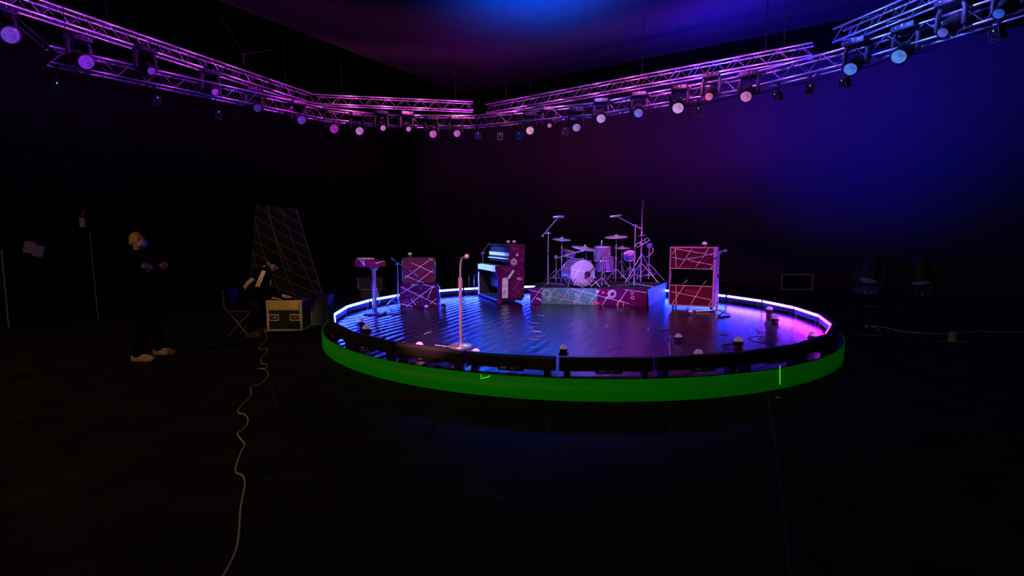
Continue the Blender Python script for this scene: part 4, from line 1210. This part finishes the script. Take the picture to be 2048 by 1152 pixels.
# ------------------------------------------------------------------ flight case with laptop
p0 = G(536, 672, 0); p1 = G(605, 672, 0)
cw = (p1-p0).length; cx_ = (p0+p1)/2; yawc = R(3)
ch0 = .085; chh = D(570, 601, cx_.y).z; cdp = .5
t = thing('flight_case', 'black flight case with tan top band and two recessed handles', 'flight case', (cx_.x, cx_.y, 0), yawc)
MB().box((0, cdp/2, (chh+ch0)/2), (cw-.02, cdp-.02, chh-ch0-.02)).build('body', M['black'], t)
eg = MB()
for sx in (-1, 1):
    for yy in (.012, cdp-.012):
        eg.box((sx*(cw/2-.017), yy, (chh+ch0)/2), (.034, .03, chh-ch0))
for zz in (ch0+.015, chh-.012):
    for yy in (.010, cdp-.010): eg.box((0, yy, zz), (cw, .028, .026))
    for sx in (-1, 1): eg.box((sx*(cw/2-.013), cdp/2, zz), (.028, cdp, .026))
eg.build('edge_trim', M['caseedge'], t)
MB().box((0, -.002, chh-.085), (cw-.09, .012, .115)).build('top_band', M['tan'], t)
MB().box((0, -.001, chh-.155), (cw-.06, .010, .012)).build('lid_seam', M['caseedge'], t)
for sx in (-1, 1):
    hx = sx*cw*.30; hz = (chh+ch0)/2-.03
    h_ = MB().box((hx, .0, hz+.045), (.16, .018, .018)).box((hx, .0, hz-.045), (.16, .018, .018)).box((hx-.075, .0, hz), (.014, .018, .09)).box((hx+.075, .0, hz), (.014, .018, .09)).build('handle_dish', M['caseedge'], t)
    MB().tube([(hx-.05, -.012, hz), (hx-.04, -.02, hz), (hx+.04, -.02, hz), (hx+.05, -.012, hz)], .010, 6).build('grip', M['stand'], h_)
for sx in (-1, 1):
    for yy in (.08, cdp-.08):
        MB().cyl((sx*(cw/2-.09)-.015, yy, .04), (sx*(cw/2-.09)+.015, yy, .04), .04, n=14).box((sx*(cw/2-.09), yy, .078), (.06, .07, .014)).build('caster', M['black'], t)
CT = chh
RC = Matrix.Translation((cx_.x, cx_.y, 0)) @ Matrix.Rotation(yawc, 4, 'Z')
lt = thing('laptop', 'dark open laptop with a tiny green light on the flight case', 'laptop', RC @ V((.14, .26, CT)), R(-62))
MB().box((0, 0, .010), (.34, .23, .018)).build('keyboard_base', M['blackm'], lt, bevel=.004)
Xl = Matrix.Translation((0, .115, .018)) @ Matrix.Rotation(R(-18), 4, 'X')
MB().box((0, 0, .115), (.34, .010, .23), Xl).build('screen', M['blackm'], lt, bevel=.004)
MB().box((.1, .007, .19), (.03, .004, .012), Xl).build('green_light', mat('green_indicator', (.1, .4, .1), .4, emit=(.05, 1, .15), es=.35), lt)
q = G(624, 668, 0)
t = thing('equipment_case', 'blue-lit dark equipment case right of the flight case', 'flight case', (q.x, q.y+.35, 0), R(4))
M['bluecase'] = mat('dark_blue_case', (.10, .10, .16), .6)
MB().box((0, .2, .30), (.30, .4, .44)).build('body', M['bluecase'], t, bevel=.01)
MB().box((0, .2, .565), (.31, .41, .085)).build('lid', M['bluecase'], t, bevel=.01)
for sx in (-1, 1):
    MB().box((sx*.08, -.012, .50), (.04, .016, .05)).build('latch', M['stand'], t)
    for yy in (.06, .34): MB().cyl((sx*.1-.012, yy, .04), (sx*.1+.012, yy, .04), .04, n=12).box((sx*.1, yy, .075), (.05, .06, .014)).build('caster', M['black'], t)


# ------------------------------------------------------------------ people
def blob(name, mb, m, parent, voxel=.012, smooth=4, world=False):
    o = mb.build('tmp', m)
    r_ = o.modifiers.new('r', 'REMESH'); r_.mode = 'VOXEL'; r_.voxel_size = voxel; r_.use_smooth_shade = True
    s = o.modifiers.new('s', 'SMOOTH'); s.factor = .5; s.iterations = smooth
    dg = bpy.context.evaluated_depsgraph_get(); dg.update()
    me = bpy.data.meshes.new_from_object(o.evaluated_get(dg)); me.name = name
    old = o.data; o.modifiers.clear(); o.data = me; o.name = name
    bpy.data.meshes.remove(old)
    if not me.materials: me.materials.append(m)
    me.polygons.foreach_set('use_smooth', [True]*len(me.polygons))
    if parent is not None: o.parent = parent
    return o


def head_shapes(mb, X):
    """head in its own frame: origin at the neck top, x = face direction, z = up"""
    e = lambda c, r: mb.ell(X @ V(c), r, rot=X.to_3x3(), n=20, m=14)
    e((-.012, 0, .135), (.098, .078, .095)); e((.02, 0, .105), (.082, .07, .09)); e((.045, 0, .05), (.055, .056, .06)); e((.065, 0, .028), (.032, .034, .028))
    e((.088, 0, .128), (.022, .055, .014))            # brow
    e((.108, 0, .088), (.016, .014, .03)); e((.112, 0, .072), (.018, .019, .013))   # nose
    e((.084, 0, .045), (.022, .028, .010)); e((.082, 0, .034), (.02, .025, .010))     # lips
    for s in (-1, 1):
        e((.082, s*.045, .082), (.028, .022, .02)); e((-.005, s*.080, .095), (.022, .012, .034)); e((-.0, s*.076, .075), (.014, .010, .016))


def eyes(X, body):
    for s in (-1, 1):
        MB().ell(X @ V((.094, s*.032, .105)), (.010, .013, .008), rot=X.to_3x3(), n=10, m=8).build('eye', M['eye'], body)


def hand_shapes(mb, X, curl=.5, side=1, s=1.):
    """palm from wrist (origin) along x, back of hand = +z, thumb on side*y"""
    L = [.072, .080, .074, .058]
    mb.cap(X @ V((0, 0, 0)), X @ V((.03, 0, 0)), .024, .026)
    for i in range(4):
        y = (.0285-.0205*i)*side
        mb.cap(X @ V((.015, y*.8, 0)), X @ V((.082, y, 0)), .0125, .0105, 10)
        p = V((.088, y, 0)); a = 0; l = L[i]
        for seg, fr in enumerate((.45, .32, .25)):
            a += curl*(.6 if seg == 0 else .8); q_ = p + V((math.cos(a), 0, -math.sin(a)))*l*fr
            mb.cap(X @ p, X @ q_, .0084-.0008*seg, .0078-.0008*seg, 8); p = q_
    mb.cap(X @ V((.015, side*.022, -.004)), X @ V((.05, side*.05, -.012)), .014, .011, 8).cap(X @ V((.05, side*.05, -.012)), X @ V((.078, side*.058, -.022)), .0105, .0085, 8)


def limb(mb, pts, rs):
    for i in range(len(pts)-1): mb.cap(pts[i], pts[i+1], rs[i], rs[i+1])


# standing man: facing right (+x), arms folded
fa_ = G(284, 722, 0); fb_ = G(326, 709, 0)
base = (fa_+fb_)/2; base.z = 0
hd_t = D(266, 463, base.y)
hx = hd_t.x - base.x
k = (hd_t.z)/1.76
pm = thing('person', 'standing bald man in black with face mask, arms folded and pale shoes', 'person', base)
LX = lambda x, y, z: V((x*k, y*k, z*k))
sh = hx*.55/k             # lean of the upper body
fA = fa_-base; fB = fb_-base
body = MB()
hipL, hipR = LX(-.06, .09, .90), LX(-.06, -.09, .90)
chest = LX(sh*.8-.02, 0, 1.30); neck = LX(sh-.02, 0, 1.47)
body.cap(LX(-.06, 0, .93), LX(sh*.5-.03, 0, 1.12), .115, .115)
body.ell(LX(-.06, 0, .95), (.115, .16, .12)); body.ell(LX(sh*.5-.03, 0, 1.12), (.115, .155, .14)); body.ell(chest, (.12, .175, .17)); body.cap(LX(sh*.9-.03, -.12, 1.40), LX(sh*.9-.03, .12, 1.40), .07)
Xhd = frame(LX(sh+.005, 0, 1.52), V((.90, -.40, .22)), z=V((-.20, .02, .97)))
body.cap(neck+V((0, 0, -.03)), Xhd @ V((-.005, 0, .06)), .058, .055)
head_shapes(body, Xhd)
limb(body, [hipL, LX(-.01, .10, .49), fB+V((-.06, 0, .09))], [.085, .055, .042])
limb(body, [hipR, LX(-.01, -.10, .49), fA+V((-.06, 0, .09))], [.085, .055, .042])
for f_ in (fA, fB): body.cap(f_+V((-.07, 0, .05)), f_+V((.10, 0, .035)), .042, .032)
shL, shR = LX(sh*.9-.03, .19, 1.39), LX(sh*.9-.03, -.19, 1.39)
elL, elR = LX(sh+.06, .22, 1.12), LX(sh+.05, -.23, 1.12)
wrL, wrR = LX(sh+.19, -.06, 1.27), LX(sh+.24, .05, 1.27)
limb(body, [shL, elL, wrL], [.052, .043, .029]); limb(body, [shR, elR, wrR], [.052, .043, .029])
hand_shapes(body, frame(wrL, V((.12, -1, .25)), z=V((1, .1, .2))), .45, 1)
hand_shapes(body, frame(wrR, V((.25, 1, .35)), z=V((.9, -.1, .2))), .5, -1)
bo = blob('body', body, M['skin'], pm, .0055, 4)
eyes(Xhd, bo)
sh_ = MB()
sh_.cap(LX(-.06, 0, .93), LX(sh*.5-.03, 0, 1.12), .13, .13); sh_.ell(LX(-.06, 0, .93), (.135, .18, .13)); sh_.ell(LX(sh*.5-.03, 0, 1.12), (.135, .175, .16)); sh_.ell(chest, (.14, .195, .185)); sh_.cap(LX(sh*.9-.03, -.12, 1.405), LX(sh*.9-.03, .12, 1.405), .085)
sh_.cap(LX(sh*.9-.03, 0, 1.42), LX(sh-.02, 0, 1.475), .085, .068)
limb(sh_, [shL, elL, elL.lerp(wrL, .88)], [.072, .06, .046]); limb(sh_, [shR, elR, elR.lerp(wrR, .88)], [.072, .06, .046])
blob('black_jacket', sh_, M['shirt'], pm, .012, 4)
tr_ = MB(); tr_.ell(LX(-.06, 0, .92), (.13, .172, .10))
limb(tr_, [hipL, LX(-.01, .10, .49), fB+V((-.05, 0, .10))], [.105, .078, .068]); limb(tr_, [hipR, LX(-.01, -.10, .49), fA+V((-.05, 0, .10))], [.105, .078, .068])
blob('trousers', tr_, M['shirt'], pm, .012, 4)
for f_ in (fA, fB):
    s_m = MB().cap(f_+V((-.08, 0, .055)), f_+V((.09, 0, .042)), .052, .042); s_m.ell(f_+V((.12, 0, .036)), (.06, .045, .034)); s_m.box(f_+V((.02, 0, .012)), (.27, .085, .024))
    so = blob('shoe', s_m, M['shoe'], pm, .009, 2)
    lc = MB()
    for i in range(4): lc.cyl(f_+V((.0+i*.03, -.045, .075-.006*i)), f_+V((.015+i*.03, .045, .075-.006*i)), .007, n=6)
    lc.build('laces', M['shoed'], so)
mk_ = MB()
mk_.ell(Xhd @ V((.082, 0, .052)), (.050, .062, .050), rot=Xhd.to_3x3(), n=20, m=14)
mo = mk_.build('face_mask', M['mask'], pm)
for s in (-1, 1): MB().tube([Xhd @ V((.075, s*.057, .075)), Xhd @ V((.03, s*.081, .105)), Xhd @ V((-.012, s*.09, .11))], .003, 5).tube([Xhd @ V((.07, s*.055, .03)), Xhd @ V((.02, s*.078, .055)), Xhd @ V((-.012, s*.088, .08))], .003, 5).build('ear_loop', M['maskw'], mo)
hr = MB(); hr.ell(Xhd @ V((-.045, 0, .10)), (.072, .083, .055), rot=Xhd.to_3x3(), n=20, m=12); hr.build('cropped_hair', M['grey_hair'], pm)

# seated man leaning over the flight case
yS = cx_.y + .10
sp = D(490, 612, yS); sp.z = 0
ps = thing('person', 'seated man in black cap and striped dark jacket leaning over the flight case', 'person', sp)
Pz = lambda px, py, dy=0.: D(px, py, yS+dy) - sp
hip = Pz(494, 603); chest = Pz(524, 553); neck = Pz(539, 533); hc = Pz(553, 532)
body = MB()
body.ell(hip, (.15, .17, .13)); body.cap(hip, chest, .13, .14); body.ell(chest, (.13, .19, .14)); body.cap(chest+V((0, -.13, .04)), chest+V((0, .13, .04)), .08)
fdir = V((.80, -.22, -.48)).normalized(); Xh2 = frame(neck+V((-.005, 0, -.045)), fdir, z=(V((.38, 0, .92)) - fdir*V((.38, 0, .92)).dot(fdir)))
body.cap(chest+V((.03, 0, .06)), Xh2 @ V((0, 0, .07)), .06, .056)
head_shapes(body, Xh2)
sA = Pz(533, 542, -.20); sB = Pz(533, 545, .19)
eA = Pz(519, 573, -.33); wA = RC @ V((-.225, .05, CT+.035)) - sp
eB = Pz(535, 580, .26); wB = RC @ V((-.12, .30, CT+.045)) - sp
limb(body, [sA, eA, wA], [.055, .045, .029]); limb(body, [sB, eB, wB], [.055, .045, .029])
hand_shapes(body, frame(wA, V((1, .12, -.06)), z=V((.05, 0, 1))), .28, 1)
hand_shapes(body, frame(wB, V((1, -.2, -.06)), z=V((.05, 0, 1))), .28, -1)
kA = hip+V((.235, -.15, -.07)); kB = hip+V((.215, .14, -.05)); aA = V((.17, -.18, .09)); aB = V((.10, .20, .09))
limb(body, [hip+V((0, -.1, 0)), kA, aA], [.09, .062, .042]); limb(body, [hip+V((0, .1, 0)), kB, aB], [.09, .062, .042])
for f_ in (aA, aB): body.cap(f_+V((-.02, 0, -.04)), f_+V((.13, -.0, -.055)), .04, .03)
bo = blob('body', body, M['skin'], ps, .0055, 4)
eyes(Xh2, bo)
jk = MB()
jk.ell(hip+V((0, 0, .04)), (.165, .19, .14)); jk.cap(hip+V((0, 0, .03)), chest, .15, .155); jk.ell(chest, (.15, .205, .155)); jk.cap(chest+V((0, -.13, .04)), chest+V((0, .13, .04)), .095); jk.cap(chest+V((.02, 0, .06)), neck+V((-.01, 0, -.03)), .10, .082)
limb(jk, [sA, eA, eA.lerp(wA, .86)], [.074, .062, .048]); limb(jk, [sB, eB, eB.lerp(wB, .86)], [.074, .062, .048])
jo = blob('dark_jacket', jk, M['shirt'], ps, .012, 4)
# pale sleeve stripe with printed marks, and a second stripe on the back
def ribbon(pts, wd, out_, m, nm, marks=None, th=.006):
    g = MB(); n = len(pts); vs = []
    for i, p in enumerate(pts):
        tdir = (pts[min(i+1, n-1)]-pts[max(i-1, 0)]).normalized(); o_ = out_[i].normalized(); s = tdir.cross(o_).normalized()*wd/2
        vs += [p-s, p+s, p+s+o_*th, p-s+o_*th]
    for i in range(n-1):
        a = i*4; b = a+4
        for j in range(4): g.add([vs[a+j], vs[b+j], vs[b+(j+1) % 4], vs[a+(j+1) % 4]], [(0, 1, 2, 3)], 0, False)
    if marks:
        for i in range(n-1):
            for f_ in (.25, .7):
                p = pts[i].lerp(pts[i+1], f_) + out_[i].normalized()*(th+.001)
                g.ell(p, (.014, .006, .014), mi=1 if i > 1 else 2, n=6, m=4)
    return g.build(nm, m, ps)


def arm_pts(a, e, w_, off, nseg=5):
    P_ = [a.lerp(e, i/nseg) for i in range(nseg)] + [e.lerp(w_, i/nseg*.84) for i in range(nseg+1)]
    return P_


ap = arm_pts(sA, eA, wA, 0); oo = [V((-.05, -1, .10)) for _ in ap]
rr_ = [.074-.012*min(1, i/5) if i < 5 else .062-.014*(i-5)/5 for i in range(len(ap))]
ribbon([p+o_.normalized()*(r_+.0) for p, o_, r_ in zip(ap, oo, rr_)], .065, oo, [M['stripe'], M['striper'], M['lime']], 'sleeve_stripe', True)
bp_ = [Pz(512, 554, -.17), Pz(504, 559, -.18), Pz(496, 566, -.185), Pz(489, 576, -.18)]
ribbon(bp_, .07, [V((-.2, -1, .3))]*4, M['stripe'], 'back_stripe')
ap2 = [neck+V((-.05, -.085, .02)), neck+V((-.01, -.10, -.05)), neck+V((.02, -.11, -.12)), neck+V((.03, -.13, -.2))]
ribbon(ap2, .045, [V((.2, -1, .2))]*4, M['stripe'], 'hood_edge')
MB().tube([neck+V((.05, -.11, -.1)), neck+V((.07, -.13, -.2)), neck+V((.065, -.13, -.3))], .006, 5).build('drawstring', M['stripe'], ps)
cp = MB(); cp.ell(Xh2 @ V((-.012, 0, .160)), (.108, .088, .080), rot=Xh2.to_3x3(), n=22, m=12); cp.ell(Xh2 @ V((.11, 0, .150)), (.06, .072, .010), rot=Xh2.to_3x3(), n=18, m=8); cp.build('black_cap', M['shirt'], ps)
pt = MB(); pt.ell(hip, (.16, .185, .12)); limb(pt, [hip+V((0, -.1, 0)), kA, aA+V((0, 0, .02))], [.11, .083, .066]); limb(pt, [hip+V((0, .1, 0)), kB, aB+V((0, 0, .02))], [.11, .083, .066])
blob('trousers', pt, M['shirt'], ps, .012, 4)
for f_ in (aA, aB):
    s_m = MB().cap(f_+V((-.03, 0, -.035)), f_+V((.12, 0, -.05)), .052, .04); s_m.box(f_+V((.04, 0, -.078)), (.27, .085, .024))
    blob('shoe', s_m, M['shoed'], ps, .01, 2)
# his chair
chx = thing('chair', 'black folding chair with metal legs under the seated man', 'chair', (sp.x, sp.y, 0), 0)
sz = hip.z-.125
MB().box((.02, 0, sz-.02), (.42, .42, .04)).build('seat', M['black'], chx, bevel=.012)
MB().box((-.235, 0, sz+.20), (.03, .42, .24)).build('backrest', M['black'], chx, bevel=.01)
for s in (-1, 1):
    MB().tube([(-.235, s*.215, sz+.34), (-.225, s*.215, sz+.05), (-.05, s*.215, sz-.15), (.16, s*.215, .005)], .011, 7).build('leg', M['chrome'], chx)
    MB().tube([(.18, s*.205, sz-.04), (.05, s*.205, sz-.17), (-.20, s*.205, .005)], .011, 7).build('leg', M['chrome'], chx)

# ------------------------------------------------------------------ cables and floor clutter
pts = [(530, 645), (533, 660), (527, 668), (519, 694), (520, 699), (533, 697), (534, 705), (526, 712), (522, 719), (524, 727), (533, 729), (534, 735), (524, 737), (515, 738), (527, 738), (536, 745), (535, 755), (520, 768), (502, 775), (502, 792), (484, 810), (476, 824), (490, 829), (497, 843), (487, 858), (475, 867), (482, 878), (490, 889), (482, 905), (472, 935), (473, 945), (486, 952), (490, 970), (482, 1015), (479, 1060), (474, 1095), (460, 1128), (446, 1153), (430, 1180)]


def catmull(P, n=4):
    out = []
    for i in range(len(P)-1):
        a, b_, c, d = P[max(i-1, 0)], P[i], P[i+1], P[min(i+2, len(P)-1)]
        for j in range(n):
            t_ = j/n
            out.append(.5*((2*b_)+(c-a)*t_+(2*a-5*b_+4*c-d)*t_*t_+(3*b_-a-3*c+d)*t_**3))
    out.append(P[-1]); return out


P3 = [G(x, y, .007) for x, y in [(534, 672), (532, 680), (524, 688)] + pts[3:]]
cb_ = MB().tube(catmull(P3), .0065, 7).build('floor_cable', M['cable_pale']); tag(cb_, 'pale cable snaking from the flight case across the foreground floor', 'cable')
P3 = [G(x, y, .007) for x, y in ((1750, 654), (1775, 656), (1800, 662), (1840, 666), (1895, 667), (1960, 663), (2000, 664), (2050, 665), (2090, 664))]
cb_ = MB().tube(catmull(P3), .009, 7).build('floor_cable', M['cable_pale']); tag(cb_, 'pale cable lying on the floor right of the stage, running out of frame', 'cable')
P3 = [G(x, y, .007) for x, y in ((1703, 669), (1730, 670), (1760, 671), (1762, 666), (1752, 657))]
cb_ = MB().tube(catmull(P3), .006, 6).build('floor_cable', M['cable_pale']); tag(cb_, 'short thin cable between the stage edge and the cable connector', 'cable')
q = G(1749, 656, 0); t = thing('cable_connector', 'pale cable connector lying on the floor right of the stage', 'connector', q)
MB().cyl((-.05, 0, .025), (.05, 0, .025), .022, n=12).build('plug', M['cable_pale'], t); MB().cyl((-.14, .06, .02), (-.09, .05, .02), .018, n=10).build('socket', M['cable_pale'], t)
q = G(1904, 683, 0); t = thing('paper_cup', 'pale upturned cup on the floor beside the cable at the right', 'cup', q)
MB().lathe([(.058, 0), (.060, .008), (.055, .012), (.042, .145), (.040, .15), (.001, .15)], 24).build('cup', M['paper'], t)
MB().lathe([(.0465, .105), (.0475, .105), (.046, .112), (.0455, .112)], 24).build('band', M['shoed'], t)
MB().tube([(-.2, .02, .006), (-.1, -.01, .006), (.0, -.065, .006), (.12, -.02, .006), (.22, -.04, .006)], .005, 5).build('string', M['cable_pale'], t)
q = G(1556, 795, 0); o = MB().box((q.x, q.y, .002), (.035, .05, .004)).build('tape_scrap', M['tape']); tag(o, 'small pale scrap of tape on the floor below the bright green seam', 'tape')
q = G(510, 674, 0); o = MB().box((q.x, q.y, .004), (.26, .05, .008)).box((q.x+.04, q.y-.0, .006), (.012, .06, .012), None, 1).build('tape_strip', [M['seam'], M['lime']]); tag(o, 'grey tape strip with lime mark on the floor under the chair', 'tape')
q = G(20, 657, 0); o = MB().box((q.x, q.y, .004), (.55, .25, .008)).build('floor_mat', M['seam']); tag(o, 'grey mat corner on the floor at the left edge', 'mat')

# hoist control box on its cable
b = G(195, 645, 0); yb = b.y
t = thing('hoist_control', 'hanging hoist control box with label on a long thin cable at the left', 'control box', (b.x, yb, 0))
zc = D(168, 445, yb); pc = zc - V(t.location)
MB().box(pc, (.13, .08, .21)).build('box', M['blackm'], t, bevel=.012)
MB().box(pc+V((0, -.042, 0)), (.10, .004, .17)).build('label_sheet', M['paper'], t)
MB().tube([pc+V((.09, 0, -.17)), V((.02, 0, .02))], .006, 6).build('lower_cable', M['seam'] if False else M['cable_pale'], t)
MB().tube([pc+V((0, 0, .1)), pc+V((-.02, 0, .4)), pc+V((-.05, 0, .9)), V((pc.x-.1, 0, 9.5))], .006, 6).build('upper_cable', M['cable_dark'], t)
for i in range(3): MB().ell(pc+V((.0+.02*i, -.02, .14+.04*i)), .02, n=8, m=6).build('shackle', M['stand'], t)
# papers on the left wall
wl = RM(A0, 0, 0); nW = -U if False else U
def wallpt(px, py):
    d = ray(px, py); k_ = (wl - V((0, 0, H))).dot(U)/d.dot(U); return V((0, 0, H)) + d*k_
c = wallpt(68, 499); t = thing('notice_sheets', 'two overlapping pale notice sheets tilted on the dark left wall', 'paper', c + U*.012)
for i, (dx, dz) in enumerate(((-.10, .06), (.08, -.04))):
    X = frame(V((0, 0, 0)) + W*(-dx) + V((0, 0, dz)) + U*(.006*i), (-W).normalized(), z=U) @ Matrix.Rotation(R(-14), 4, 'Z')
    g = MB().box((0, 0, 0), (.21, .30, .003), X)
    for r_ in range(5): g.strip((-.08, .10-.05*r_), (.07, .10-.05*r_), .008, .001, X @ Matrix.Translation((0, 0, .002)), 1)
    g.build('sheet', [M['paper'], M['shoed']], t)
b = G(6, 590, 0); q = D(3, 500, 9.0); t = thing('pale_pole', 'thin pale pole standing at the left edge', 'pole', (q.x, 9.0, 0))
MB().cyl((0, 0, .02), (0, 0, q.z), .012, n=8).build('shaft', M['cable_pale'], t)
MB().lathe([(.16, 0), (.16, .02), (.03, .03)], 20).build('foot', M['black'], t)

# behind and right of the stage
yB = 13.6
q = D(1594, 564, yB); t = thing('framed_monitor', 'dark rectangular monitor with a thin pale frame behind the right of the stage', 'monitor', (q.x, yB, 0))
mw, mh = 62*yB/F, 30*yB/F
MB().box((0, .1, q.z), (mw, .2, mh)).build('body', M['blackm'], t)
g = MB(); XF = Matrix(((1, 0, 0, 0), (0, 0, -1, -.001), (0, 1, 0, q.z), (0, 0, 0, 1)))
M['greyframe'] = mat('grey_frame_tape', (.75, .72, .78), .7)
for a, c in (((-.5, -.5), (.5, -.5)), ((.5, -.5), (.5, .5)), ((.5, .5), (-.5, .5)), ((-.5, .5), (-.5, -.5))): g.strip((a[0]*mw, a[1]*mh), (c[0]*mw, c[1]*mh), .025, .006, XF, 0)
g.build('frame', M['greyframe'], t)
for s in (-1, 1): MB().cyl((s*mw*.4, .1, 0), (s*mw*.4, .1, q.z-mh/2), .02, n=8).build('leg', M['black'], t)
o = MB().tube([D(1438, 563, 13.4), D(1530, 547, 13.5), D(1625, 530, 13.6)], .006, 5).build('guy_rope', M['seam']); tag(o, 'thin rope slanting up behind the right light bars', 'rope')
yB = 12.3
q = D(740, 567, yB); t = thing('monitor_wedge', 'dark boxy amplifier behind the left light bars', 'speaker', (q.x, yB, 0))
mw, mh = 50*yB/F, 25*yB/F
MB().box((0, .15, q.z), (mw, .3, mh)).build('body', M['blackm'], t, bevel=.01)
MB().box((0, .15, (q.z-mh/2)/2), (mw*.8, .25, q.z-mh/2)).build('stand', M['black'], t)
g = MB(); g.tube([(-mw/2, -.01, q.z+mh/2), (-mw/2+.02, -.01, q.z-mh/2), (mw/2, -.01, q.z-mh/2)], .008, 5).build('edge', M['stand'], t)


def floor_head(label, px, py, pyb, aimd, stripe=False):
    b = G(px, pyb, 0); lp = D(px, py, b.y)
    t = moving_head(label, lp, lp+V(aimd), .16, (.01, .01, .03), 'moving heads on the floor', False, s=1.25)
    # legs down to the floor
    base = V(t.location)
    zb = base.z
    if stripe:
        MB().box((.02, 0, .56), (.05, .24, .03)).build('pale_stripe', M['paper'], t)
    for a in range(3):
        aa = a*2*PI/3+.5
        MB().cyl((0, 0, -.0), (.42*math.cos(aa), .42*math.sin(aa), -zb+.012), .016, n=8).build('leg', M['blackm'], t)
    MB().tube([(.1, -.05, -zb*.45), (.1, .25, -zb*.45)], .010, 6).build('cross_bar', M['stand'], t)


floor_head('dark moving head on legs beyond the stage, left of the two at the right', 1735, 560, 640, (-.35, -.25, -.9))
floor_head('dark moving head on legs with a pale stripe, right of the two at the right', 1842, 565, 640, (-.1, -.30, -.95), True)
q = D(1846, 561, G(1842, 640, 0).y-.33)
